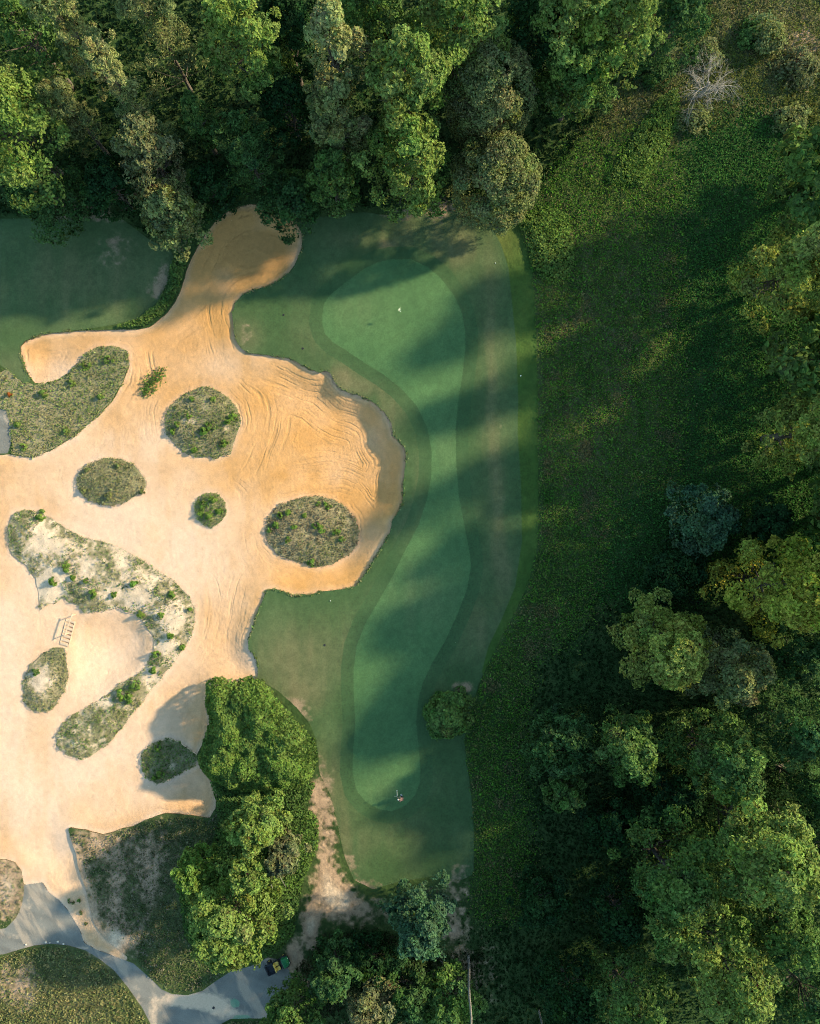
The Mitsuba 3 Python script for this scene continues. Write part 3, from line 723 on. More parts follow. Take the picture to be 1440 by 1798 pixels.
def grass(poly, per, size, hmax, tones, seed, up=0.8, patch=3.0, keep=None, aspect=0.5, lumps=1.6, feather=0.0, contrast=2.27):
    """Tufts of grass and weeds over an outline: (mesh, colours). tones: colours that take turns in patches."""
    rng = np.random.default_rng(seed)
    p = scatter(poly, per, rng)
    if feather:
        p = p + rng.normal(size=p.shape) * feather
        p = p[sample(d_mown, p[:, 0], p[:, 1]) < 0.1 + 0.15 * (rng.random(len(p)) < 0.3)]
    if keep is not None:
        p = p[rng.random(len(p)) < keep(p[:, 0], p[:, 1])]
    n = len(p)
    tn = np.array(tones)
    a = vnoise(p[:, 0], p[:, 1], patch, seed + 1, 4) + rng.normal(size=n) * 0.06
    a = np.clip((a - 0.5) * contrast + 0.5, 0, 0.999) * (len(tn) - 1)
    i = a.astype(int)
    f = (a - i)[:, None]
    col = tn[i] * (1 - f) + tn[np.minimum(i + 1, len(tn) - 1)] * f
    col = col * (1 + rng.normal(size=(n, 1)) * 0.25 + rng.normal(size=(n, 3)) * 0.06)
    hh = hmax * np.clip(0.15 + 1.3 * (vnoise(p[:, 0], p[:, 1], lumps, seed + 5, 2) - 0.25), 0.08, 1.2) * rng.uniform(0.35, 1, n)
    c = np.column_stack([p, zt(p[:, 0], p[:, 1]) + hh])
    nr = unit(rng.normal(size=(n, 3)) * [1, 1, 0.6] + [0, 0, up])
    return leaf_cards(c, nr, size * rng.uniform(0.5, 1.0, n) * np.where(rng.random(n) < 0.12, 1.9, 1.15), col, rng, aspect)


def stuff(name, label, cat, m, c):
    k = thing(name, label, cat, kind='stuff')
    put(k, m, 'mat_leaf', color=c)
    return k


OLV, TAN, GRY, GRN, LIM, DRK, BRN = (0.18, 0.215, 0.075), (0.36, 0.325, 0.165), (0.25, 0.24, 0.135), (0.130, 0.215, 0.055), (0.18, 0.26, 0.05), (0.075, 0.11, 0.04), (0.19, 0.155, 0.10)
ISLAND_LOOK = {
    'a': ('wide bank of olive and tan grass between the left sand lobe and left edge', [TAN, (0.22, 0.25, 0.09), (0.16, 0.24, 0.065), (0.25, 0.27, 0.11), TAN], 30, 0.35),
    'b': ('round island of green and tan grass with small bare sand patches in its middle', [TAN, OLV, GRN, OLV, GRY], 34, 0.5),
    'c': ('oval island of greyish tan grass in the sand on the left', [GRY, TAN, OLV, GRY, TAN], 34, 0.45),
    'd': ('smallest round island of bright green shrubs in the open sand', [OLV, GRN, LIM, OLV], 40, 0.5),
    'e': ('dark brown grass oval island inside the curve of the raked right hand sand', [GRY, BRN, GRY, OLV, BRN], 38, 0.4),
    'f': ('long hook shaped grass bank with pale bare patches curling round a sand bowl', [TAN, OLV, GRN, OLV, TAN, GRN], 36, 0.4),
    'g': ('small pear shaped grass island with a bare white middle near the left edge', [TAN, OLV, GRY, OLV], 34, 0.4),
    'h': ('small olive grass island touching the big leafy thicket', [GRY, OLV, GRN, DRK], 38, 0.45),
}
BARE = gauss_sum(gx, gy, [(360, 706, 6, 12, 0.55), (340, 740, 18, 7, 0.6), (400, 752, 8, 10, 0.5), (70, 935, 20, 30, 0.6), (100, 960, 40, 20, 0.6), (85, 1030, 26, 30, 0.9), (160, 985, 40, 8, 0.4), (205, 960, 16, 18, 0.7), (150, 1000, 14, 30, 0.6),
                          (240, 1050, 26, 22, 0.95), (305, 1085, 20, 26, 0.95), (260, 1012, 40, 12, 0.6), (220, 990, 14, 20, .6), (275, 1140, 24, 8, 0.8), (262, 1185, 14, 14, 0.7), (70, 1195, 20, 22, 1.2), (60, 1165, 14, 12, 0.4), (300, 1150, 10, 20, .5),
                          (302, 1345, 12, 9, 0.6), (500, 935, 8, 5, 0.5), (590, 890, 8, 5, 0.5), (180, 1235, 20, 8, 0.4), (110, 1010, 30, 12, .5), (190, 1040, 18, 14, .4)])
for k, (lab, tones, per, hmax) in ISLAND_LOOK.items():
    key = thing('grass_island', lab, 'grass island')
    zr = z_turf if k == 'a' else z_isl
    thin = {'f': 0.46, 'b': 0.12, 'g': 0.15, 'a': 0.05}.get(k, 0.0)
    m, t = region(isl[k], zr, uv_of(BARE + thin * 0.8, ZERO + 0.25), cell=0.4)
    part(key, 'mound', join([m]), 'mat_island', smooth=True, uv=t)
    bare = lambda x, y, q=thin: 1.0 - np.clip(q * 3.2 * np.clip(vnoise(x, y, 1.5, 17, 4) - 0.40, 0, 0.5) * 2 + 1.1 * sample(BARE, x, y) + 1.3 * (vnoise(x, y, 0.9, 5) - 0.5) * np.clip(sample(BARE, x, y) * 4, 0, 1), 0, 0.97)  # noqa: E731
    gm, gc = grass(isl[k].buffer(0.12), per * 1.5, 0.23, hmax, tones, ord(k), keep=bare, up=1.1)
    part(key, 'grass', gm, 'mat_leaf', color=gc, kind='stuff')


def shrub(name, px, py, r, h, tone, n, label, group=None, size=0.3, kind='bush', cat='shrub', seed=None, **kw):
    x, y = X(px, py, 0.5 * h)
    z0 = float(zt(x, y))
    k = thing(name, label, cat, group)
    seed = seed if seed is not None else int(px * 17 + py * 5)
    m, cc, cl = crown(x, y, z0, r * S, 0.05, h, kind, tone, n, seed, size, **kw)
    part(k, 'stems', trunk_mesh(x, y, z0, h, 0.05 + 0.02 * h, cl, seed), 'mat_bark', smooth=50)
    part(k, 'leaves', m, 'mat_leaf', color=cc)
    return k


# bright plants on the islands
for label, group, tone, spots in [
    ('bright green leafy plant on the dark brown oval island', 'leafy plants on the dark oval island', 'fresh', [(482, 922, 7), (490, 905, 6), (505, 900, 7), (515, 925, 6), (533, 905, 5), (553, 922, 8), (562, 930, 8), (575, 890, 5), (590, 935, 8), (598, 948, 6), (546, 989, 9), (505, 948, 6), (472, 930, 5), (557, 885, 5), (570, 885, 4)]),
    ('bright green leafy plant on the round island with sand patches', 'leafy plants on the round island', 'fresh', [(358, 757, 10), (366, 748, 7), (405, 730, 8), (390, 778, 9), (335, 700, 5), (310, 745, 6), (400, 740, 7), (340, 790, 7), (372, 700, 5), (330, 730, 5), (302, 757, 6)]),
    ('green leafy plant on the smallest round island', 'leafy plants on the smallest island', 'fresh', [(355, 885, 8), (372, 878, 8), (365, 905, 9), (383, 898, 7), (350, 903, 6)]),
    ('green leafy plant on the greyish tan oval island', 'leafy plants on the tan oval island', 'olive', [(145, 862, 6), (190, 870, 7), (205, 818, 5), (152, 825, 5), (247, 863, 5)]),
    ('bright green leafy plant along the hook shaped grass bank', 'leafy plants on the hook shaped bank', 'fresh', [(115, 995, 11), (93, 1022, 8), (163, 1042, 9), (68, 905, 12), (235, 1025, 8), (300, 1045, 8), (200, 1045, 6), (235, 1205, 12), (212, 1222, 12), (225, 1228, 9), (318, 1137, 7), (298, 1118, 7), (273, 1150, 8), (267, 1178, 8), (245, 1080, 7), (282, 1080, 6), (332, 1070, 5), (128, 1015, 6), (150, 1020, 5)]),
    ('small green plant beside the bare white middle of the pear shaped island', 'plants on the pear shaped island', 'mid', [(60, 1181, 7)]),
    ('bright green plant on the small olive island by the thicket', 'leafy plants on the olive island', 'lime', [(279, 1362, 9), (275, 1315, 7), (268, 1368, 6)]),
    ('green leafy plant on the wide left grass bank', 'leafy plants on the wide bank', 'bright', [(75, 690, 9), (125, 672, 7), (175, 696, 7), (115, 757, 6), (40, 785, 8), (30, 745, 7), (150, 640, 9), (190, 630, 10)]),
]:
    mid_x, mid_y = np.mean([q[:2] for q in spots], axis=0)
    ext = max(np.ptp([q[0] for q in spots]), np.ptp([q[1] for q in spots])) / 2 + 1
    said = {}
    for q in sorted(spots, key=lambda q: -q[2]):
        dx, dy = (q[0] - mid_x) / ext, (q[1] - mid_y) / ext
        v_ = 'upper' if dy < -0.25 else 'lower' if dy > 0.25 else ''
        h_ = 'left' if dx < -0.3 else 'right' if dx > 0.3 else ''
        said.setdefault(f'at the {v_} {h_}'.replace('  ', ' ').strip() if v_ or h_ else 'in the middle', []).append(q)
    order = ('', 'second largest ', 'third largest ', 'fourth largest ', 'fifth largest ', 'sixth largest ', 'seventh largest ')
    where = label.split(' plant ', 1)[1].replace('on the ', 'of the ').replace('along the ', 'of the ')
    for w, qs in said.items():
        for i, (px, py, r) in enumerate(qs):
            first = 'largest ' if len(qs) > 1 and i == 0 else order[i]
            text = label if len(spots) == 1 else f'{first}leafy plant {w} {where}'
            shrub('leafy_plant', px, py, r, 0.028 * r + 0.35, tone, int(26 * r), text, group, size=0.26, clumps=8, cat='plant')
shrub('rust_red_shrub', 15, 692, 4.5, 0.7, 'rust', 160, 'small rust red shrub at the left edge on the wide grass bank', size=0.26, clumps=6)

# the big leafy thicket and the grove's undergrowth
thick = smooth_poly(pl([(366, 1192), (385, 1187), (415, 1195), (440, 1186), (462, 1192), (485, 1220), (510, 1250), (535, 1275), (555, 1300), (561, 1330), (548, 1360), (520, 1378), (470, 1385), (410, 1380),
                        (365, 1355), (352, 1330), (362, 1295), (372, 1260), (364, 1225)]), 0.4)


def mound_leaves(poly, per, size, top, tones, seed, rim=2.2, amp=0.9, patch=3.5):
    """A dense leafy mass: leaves on a lumpy mound over an outline."""
    rng = np.random.default_rng(seed)
    p = scatter(poly, per, rng)
    n = len(p)
    d = sample(dist_in(poly), p[:, 0], p[:, 1])
    e = vnoise(p[:, 0], p[:, 1], 1.8, seed, 3)
    hh = top * np.sqrt(np.clip(d / rim, 0, 1)) * (1 - amp / 2 + amp * e) * np.where(rng.random(n) < 0.75, 1, rng.random(n))
    tn = np.array(tones)
    a = np.clip((vnoise(p[:, 0], p[:, 1], patch, seed + 1, 3) - 0.3) / 0.4 + rng.normal(size=n) * 0.12, 0, 0.999) * (len(tn) - 1)
    i = a.astype(int)
    f = (a - i)[:, None]
    col = (tn[i] * (1 - f) + tn[np.minimum(i + 1, len(tn) - 1)] * f) * (1 + rng.normal(size=(n, 1)) * 0.25 + rng.normal(size=(n, 3)) * 0.06)
    c = np.column_stack([p, zt(p[:, 0], p[:, 1]) + hh])
    ep = 0.4
    gxn = vnoise(p[:, 0] + ep, p[:, 1], 1.8, seed, 3) - vnoise(p[:, 0] - ep, p[:, 1], 1.8, seed, 3)
    gyn = vnoise(p[:, 0], p[:, 1] + ep, 1.8, seed, 3) - vnoise(p[:, 0], p[:, 1] - ep, 1.8, seed, 3)
    nr = unit(np.column_stack([-gxn * top, -gyn * top, np.full(n, 1.0)]) + rng.normal(size=(n, 3)) * 0.55)
    return leaf_cards(c, nr, size * rng.uniform(0.6, 1.35, n), col, rng, 0.66)


k = thing('thicket', 'large bright green leafy thicket between the sand and the lower fairway', 'thicket')
m, c = mound_leaves(thick, 95, 0.40, 4.2, [TONES['bright'], TONES['mid'], TONES['lime'], TONES['bright'], TONES['mid']], 41)
put(k, m, 'mat_leaf', color=c)
vine = smooth_poly(pl([(365, 1360), (420, 1380), (480, 1383), (535, 1365), (555, 1375), (540, 1410), (560, 1440), (558, 1490), (535, 1540), (525, 1590), (515, 1640), (490, 1670), (440, 1690), (360, 1690), (325, 1640), (315, 1570), (330, 1520),
                       (370, 1490), (385, 1440), (378, 1400)]), 0.4)
m, c = mound_leaves(vine, 60, 0.34, 0.9, [TONES['dark'], TONES['mid'], TONES['mid'], TONES['lime'], TONES['dark']], 43)
stuff('vines', 'low bright green vines and brambles filling the ground between the trees of the grove', 'vines', m, c)
hedge = smooth_poly(pl([(332, 445), (318, 500), (303, 530), (285, 552), (255, 572), (225, 576), (190, 575), (240, 562), (275, 535), (292, 505), (300, 470), (310, 440)]), 0.2)
m, c = mound_leaves(hedge, 75, 0.32, 0.8, [TONES['dark'], TONES['mid'], TONES['bright'], TONES['olive']], 45, rim=1.0)
stuff('bramble_bank', 'leafy green bramble bank between the dark left fairway and the neck of the sand', 'brambles', m, c)
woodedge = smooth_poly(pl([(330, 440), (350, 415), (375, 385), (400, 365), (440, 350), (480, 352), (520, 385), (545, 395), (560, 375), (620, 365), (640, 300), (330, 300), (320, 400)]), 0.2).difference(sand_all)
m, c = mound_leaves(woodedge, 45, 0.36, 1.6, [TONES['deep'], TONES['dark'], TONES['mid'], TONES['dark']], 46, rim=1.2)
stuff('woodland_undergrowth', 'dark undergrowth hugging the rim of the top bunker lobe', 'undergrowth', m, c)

# rough grass, ground cover and undergrowth: what nobody could count
rough1 = smooth_poly(pl([(905, 385), (930, 350), (1000, 250), (1190, 210), (1195, 400), (1200, 700), (1190, 830), (1090, 860), (1060, 960), (1060, 1060), (1000, 1130), (940, 1150), (925, 1240), (920, 1330), (930, 1480), (935, 1560), (900, 1620), (835, 1610),
                         (832, 1470), (828, 1400), (816, 1300), (830, 1240), (855, 1170), (905, 1075), (944, 960), (947, 800), (944, 600), (936, 480), (918, 410)]), 0.3).difference(fair_all)
FIELD1 = [(0.068, 0.170, 0.028), (0.135, 0.170, 0.046), (0.090, 0.225, 0.028), (0.180, 0.175, 0.066), (0.064, 0.200, 0.026), (0.130, 0.280, 0.034), (0.06, 0.170, 0.030), (0.170, 0.155, 0.070)]
m, c = grass(rough1, 66, 0.26, 0.75, FIELD1, 61, patch=2.4, lumps=1.1, up=1.1, feather=0.9, contrast=3.6)
stuff('rough_grass', 'olive and brown weedy grass in a broad band right of the fairway', 'grass', m, c)
cover = wobble(smooth_poly(pl([(1190, 210), (1240, 230), (1330, 190), (1460, 260), (1500, 500), (1500, 1000), (1180, 1060), (1060, 1060), (1060, 960), (1090, 860), (1190, 830), (1200, 700), (1195, 400)]), 0.3), 2.2, 6.0, 9)
m, c = grass(cover, 56, 0.26, 0.45, [(0.038, 0.110, 0.028), (0.050, 0.140, 0.032), (0.042, 0.120, 0.030), (0.066, 0.165, 0.036)], 62, patch=3, up=1.2, aspect=0.7, feather=1.2, contrast=3.2)
stuff('ground_cover', 'dense dark green leafy ground cover over the slope at the right', 'ground cover', m, c)
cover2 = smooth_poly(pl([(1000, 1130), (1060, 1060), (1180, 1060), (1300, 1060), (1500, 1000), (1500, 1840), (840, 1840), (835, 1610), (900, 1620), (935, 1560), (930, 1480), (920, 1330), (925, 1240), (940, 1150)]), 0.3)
m, c = grass(cover2, 18, 0.36, 0.35, [(0.014, 0.036, 0.012), (0.020, 0.050, 0.015), (0.015, 0.036, 0.012), (0.026, 0.062, 0.018)], 63, patch=5, up=1.0, aspect=0.7, feather=1.5)  # leaf colours darkened to paint the shade between the crowns
stuff('ground_cover', 'ground cover under the lower right wood, its leaf colour darkened as shade', 'ground cover', m, c)
meadow = smooth_poly(pl([(1000, 250), (1040, 200), (1100, 140), (1200, 90), (1270, -60), (1520, -60), (1500, 260), (1460, 260), (1330, 190), (1240, 230), (1190, 210)]), 0.3)
m, c = grass(meadow, 48, 0.30, 0.55, [(0.09, 0.13, 0.03), (0.19, 0.20, 0.05), (0.12, 0.16, 0.04), (0.23, 0.20, 0.10), (0.13, 0.19, 0.04)], 64, patch=2.6, feather=0.8)
stuff('meadow_grass', 'yellowish tall meadow grass round the dead grey tree at the top right', 'grass', m, c)
for pts, seed in (([(900, 395), (960, 360), (1000, 380), (1010, 440), (1000, 490), (960, 500), (935, 470)], 71), ([(1060, 320), (1150, 180), (1190, 150), (1195, 220), (1130, 330)], 72)):
    m, c = mound_leaves(smooth_poly(pl(pts), 0.3).difference(fair_all), 55, 0.34, 0.9, [TONES['mid'], TONES['lime'], TONES['bright'], TONES['mid']], seed, rim=1.5)
    stuff('weed_patch', ['bright green weed patch at the top right corner of the fairway', 'yellow green weed patch on the meadow slope beside the dead grey tree'][seed - 71], 'weeds', m, c)
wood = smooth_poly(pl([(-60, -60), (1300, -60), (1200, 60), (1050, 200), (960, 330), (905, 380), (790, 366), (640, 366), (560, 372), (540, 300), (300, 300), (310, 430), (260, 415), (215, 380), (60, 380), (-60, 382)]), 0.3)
m, c = grass(wood, 11, 0.5, 0.9, [(0.018, 0.04, 0.014), (0.022, 0.05, 0.016), (0.018, 0.035, 0.014)], 65, patch=4, up=0.8, aspect=0.7)  # floor leaves coloured near black as the shade between the trees
stuff('woodland_undergrowth', 'undergrowth on the floor of the top wood, its leaf colour darkened as shade', 'undergrowth', m, c)
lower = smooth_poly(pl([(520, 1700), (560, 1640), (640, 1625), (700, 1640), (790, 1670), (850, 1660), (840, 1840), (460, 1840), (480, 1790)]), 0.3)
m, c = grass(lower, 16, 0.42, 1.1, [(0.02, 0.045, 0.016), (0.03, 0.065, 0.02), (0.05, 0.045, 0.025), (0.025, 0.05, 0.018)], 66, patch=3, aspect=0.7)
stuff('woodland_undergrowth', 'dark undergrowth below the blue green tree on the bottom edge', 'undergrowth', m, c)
dryslope = smooth_poly(pl([(125, 1460), (180, 1470), (235, 1453), (262, 1440), (320, 1433), (366, 1440), (380, 1425), (385, 1470), (330, 1510), (318, 1570), (330, 1650), (380, 1700), (400, 1700), (378, 1720), (350, 1738), (302, 1742), (262, 1712), (240, 1685),
                           (230, 1660), (200, 1640), (172, 1600), (160, 1560), (145, 1510), (130, 1480)]), 0.2)
keep = lambda x, y: np.clip(1.35 - 0.95 * sample(SOIL, x, y) - 1.2 * np.clip(vnoise(x, y, 1.5, 4, 3) - 0.5, 0, 1) + 0.3 * sample(blob(330, 1690, 70, 60), x, y), 0.03, 1)  # noqa: E731
m, c = grass(dryslope, 36, 0.28, 0.4, [(0.10, 0.125, 0.055), (0.17, 0.165, 0.10), (0.09, 0.15, 0.045), (0.22, 0.19, 0.14), (0.10, 0.14, 0.055)], 67, patch=2.2, keep=keep)
stuff('slope_grass', 'patchy grey green grass on the pink soil slope between the sand and the grove', 'grass', m, c)
corner = smooth_poly(pl([(-60, 1700), (10, 1678), (60, 1664), (90, 1661), (120, 1664), (150, 1673), (175, 1689), (200, 1710), (225, 1740), (250, 1775), (262, 1805), (270, 1840), (-60, 1840)]), 0.2)
keep = lambda x, y: np.clip(1.1 - 1.2 * sample(SOIL, x, y), 0.05, 1)  # noqa: E731
m, c = grass(corner, 42, 0.30, 0.45, [(0.15, 0.17, 0.07), (0.27, 0.25, 0.11), (0.10, 0.15, 0.05), (0.34, 0.30, 0.14), (0.12, 0.17, 0.05)], 68, patch=2.4, keep=keep)
stuff('corner_grass', 'golden and green grass in the bottom left corner inside the bend of the path', 'grass', m, c)
edge = smooth_poly(pl([(-60, 1508), (10, 1513), (25, 1518), (37, 1532), (40, 1553), (40, 1580), (34, 1603), (10, 1626), (-60, 1638)]), 0.2)
m, c = grass(edge, 15, 0.26, 0.3, [TAN, OLV, GRY, (0.26, 0.22, 0.14)], 69, patch=1.6)
stuff('edge_grass', 'thin tan grass patch at the left edge above the path', 'grass', m, c)
m, c = grass(smooth_poly(pl([(380, 1800), (405, 1793), (440, 1792), (470, 1793), (480, 1840), (382, 1840)]), 0.1), 40, 0.3, 0.4, [OLV, BRN, DRK], 70)
stuff('edge_grass', 'brownish grass on the bottom edge below the wide end of the path', 'grass', m, c)
# ragged fringe of blades along the turf edge of the sand
band = sand_all.boundary.buffer(0.22).intersection(unary_union([fair_all, leftf_poly, isl['a']]).buffer(0.15))
m, c = grass(band, 75, 0.27, 0.16, [OLV, GRN, TAN, GRN], 73, patch=2, keep=lambda x, y: np.clip((vnoise(x, y, 1.1, 8, 3) - 0.42) * 5, 0.04, 1))
stuff('edge_blades', 'ragged blades of turf hanging over the rim of the sand', 'grass', m, c)

for i, (px, py, r, t, lab) in enumerate([(125, 1585, 7, 'olive', 'largest of the small tufts on the bare sand above the path'), (139, 1581, 5, 'mid', 'dark small tuft right of the largest tuft on the sand above the path'),
                                         (142, 1603, 4, 'olive', 'small tuft below the dark tuft on the sand above the path'), (150, 1623, 3, 'olive', 'lowest and tiniest tuft on the sand above the path')]):
    shrub('grass_tuft', px, py, r, 0.35, t, 70, lab, size=0.22, clumps=5, cat='grass tuft')


# ------------------------------------------------------------------ dead tree, pole and branches
def branch(p, d, length, r, depth, rng, out, droop=0.0):
    n = 4
    pts = [np.array(p, float)]
    dd = np.array(d, float)
    for _ in range(n):
        dd = dd + rng.normal(size=3) * 0.16 + [0, 0, droop]
        dd /= np.linalg.norm(dd)
        pts.append(pts[-1] + dd * length / n)
    out.append(tube(pts, np.linspace(r, r * 0.45, n + 1), 5 if depth > 1 else 3))
    if depth:
        for _ in range(rng.integers(3, 6)):
            i = rng.integers(1, n + 1)
            q = dd + rng.normal(size=3) * 0.75
            branch(pts[i], q / np.linalg.norm(q), length * rng.uniform(0.5, 0.75), r * 0.5, depth - 1, rng, out, droop)


rng = np.random.default_rng(5)
x, y = X(1243, 148, 3.0)
z0 = float(zt(x, y))
dead = thing('dead_tree', 'bare grey dead tree with fanned twigs standing in the meadow at the top right', 'dead tree')
main, twigs = [], []
main.append(tube([(x, y, z0 - 0.2), (x + 0.1, y, z0 + 1.4), (x + 0.1, y + 0.1, z0 + 3.2)], [0.26, 0.2, 0.12], 8))
for i in range(16):
    a = i * 2.4 + rng.normal() * 0.3
    d = np.array([math.cos(a), math.sin(a), 0.55 + 0.5 * rng.random()])
    branch((x + 0.1, y, z0 + 0.9 + 0.14 * i), d / np.linalg.norm(d), rng.uniform(2.2, 3.3), 0.05, 3, rng, twigs, -0.03)
part(dead, 'trunk', join(main), 'mat_greywood', smooth=50)
part(dead, 'branches', join(twigs), 'mat_greywood')
shrub('vine_shrub', 1222, 208, 32, 1.6, 'olive', 1900, 'olive green vine shrub climbing the lower side of the dead grey tree', size=0.28)
shrub('vine_shrub', 1245, 95, 34, 1.6, 'olive', 1700, 'dull green shrub climbing the upper side of the dead grey tree', size=0.28)
for px, py, r, h, t, lab in [(1350, 60, 48, 2.6, 'olive', 'olive scrub at the top edge left of the pale brown scrub'), (1408, 120, 40, 2.0, 'grey', 'pale brownish scrub cut by the right edge in the top right corner'),
                             (1325, 60, 34, 1.8, 'mid', 'green scrub at the upper right of the dead grey tree'), (1390, 210, 36, 1.6, 'olive', 'olive scrub below the pale brown scrub on the right edge'),
                             (1150, 120, 40, 2.4, 'dark', 'dark green shrub between the top wood and the dead grey tree')]:
    shrub('scrub', px, py, r, h, t, 2600, lab, size=0.32)

x, y = X(822, 1676)
z0 = float(zt(x, y))
pole = thing('bare_pole', 'long thin bare grey trunk rising towards the camera on the bottom edge', 'bare trunk')
s = np.linspace(0, 1, 9)
put(pole, tube(np.stack([x - 0.7 * s + 0.06 * np.sin(s * 9), y + 0 * s, z0 - 0.3 + 14.5 * s], 1), 0.17 - 0.07 * s, 8), 'mat_deadwood', smooth=50)
x, y = X(946, 1772)
z0 = float(zt(x, y))
pole = thing('bare_pole', 'short stub of bare grey trunk on the bottom edge right of the long one', 'bare trunk')
put(pole, tube(np.stack([x - 0.2 * s, y + 0 * s, z0 - 0.3 + 9 * s], 1), 0.12 - 0.05 * s, 8), 'mat_deadwood', smooth=50)

# broken pale limb in the grove
bx_, by_ = X(480, 1527, 8.0)
limb = thing('broken_limb', 'pale broken limb sticking out of the grey olive tree in the grove', 'branch')
P3 = lambda a, b, h: np.array([*X(a, b, h), h])  # noqa: E731
out = [tube([P3(486, 1524, 7.2), P3(474, 1530, 7.7), P3(464, 1537, 8.2), P3(459, 1543, 8.4)], [0.06, 0.09, 0.10, 0.08], 6), tube([P3(462, 1539, 8.2), P3(463, 1552, 7.6)], [0.06, 0.03], 5),
       tube([P3(486, 1526, 7.4), P3(492, 1540, 7.0), P3(502, 1558, 6.6)], [0.05, 0.04, 0.02], 5), tube([P3(476, 1553, 6.5), P3(479, 1560, 6.5)], [0.04, 0.03], 5)]
put(limb, join(out), 'mat_deadwood', smooth=50)
tw = thing('fallen_branch', 'pale forked twig lying on brown soil below the blue green tree', 'branch')
o = lambda a, b, h=0.12: np.array([*X(a, b), float(zt(*X(a, b))) + h])  # noqa: E731
put(tw, join([tube([o(768, 1680, 0.3), o(778, 1688, 0.25), o(785, 1693)], [0.07, 0.05, 0.03], 5), tube([o(777, 1687, 0.25), o(788, 1688)], [0.04, 0.02], 5), tube([o(784, 1692, 0.08), o(795, 1694), o(808, 1695)], [0.03, 0.025, 0.02], 5)]), 'mat_deadwood', smooth=50)
fb = thing('fallen_branch', 'green leafy branch lying alone on the open sand', 'branch')
st = [o(285, 648, 0.05), o(277, 656, 0.15), o(268, 668, 0.3), o(258, 682, 0.15), o(250, 698, 0.05)]
part(fb, 'stem', tube(st, [0.03, 0.05, 0.06, 0.05, 0.03], 6), 'mat_bark', smooth=50)
rng = np.random.default_rng(8)
n = 420
tt = rng.beta(2.2, 2.0, n)
c = np.stack([np.interp(tt, np.linspace(0, 1, 5), np.array(st)[:, i]) for i in range(3)], 1) * 1.0
c = c + rng.normal(size=(n, 3)) * [0.36, 0.34, 0.22] * (0.4 + np.sin(np.pi * tt))[:, None]
c[:, 2] = np.maximum(c[:, 2], zt(c[:, 0], c[:, 1]) + 0.05)
m, cc = leaf_cards(c, unit(rng.normal(size=(n, 3)) + [0, 0, 0.8]), rng.uniform(0.16, 0.36, n), np.array(TONES['lime']) * (1 + rng.normal(size=(n, 1)) * 0.25), rng)
part(fb, 'leaves', m, 'mat_leaf', color=cc)

# ------------------------------------------------------------------ timber steps with a handrail
steps = thing('timber_steps', 'short flight of pale timber steps going down the bank beside the pear shaped island', 'steps')
for i in range(7):
    u = i / 6
    px, py = 121 - 11 * u, 1092 + 40 * u
    a = X(px, py)
    part(steps, 'tread', placed(rbox(1.05, 0.3, 0.07, 0.012), (a[0], a[1], float(zt(*a)) + 0.08), math.radians(-16)), 'mat_timber', smooth=30)
for sgn in (-1, 1):
    a, b = X(121 + 7.5 * sgn, 1090 + 2 * sgn), X(110 + 7.5 * sgn, 1134 + 2 * sgn)
    part(steps, 'stringer', tube([(a[0], a[1], float(zt(*a)) + 0.05), (b[0], b[1], float(zt(*b)) + 0.05)], 0.05, 4), 'mat_timber')
rail = thing('handrail', 'pale timber handrail on two posts beside the sand steps', 'handrail')
a, b = X(129, 1080), X(117, 1113)
za, zb = float(zt(*a)), float(zt(*b))
part(rail, 'rail', tube([(a[0] + 0.08, a[1] + 0.3, za + 1.05), (b[0] - 0.05, b[1] - 0.15, zb + 1.1)], 0.06, 6), 'mat_timber', smooth=40)
for (q, z) in ((a, za), (b, zb)):
    part(rail, 'post', tube([(q[0], q[1], z - 0.3), (q[0], q[1], z + 1.05)], 0.06, 6), 'mat_timber', smooth=40)


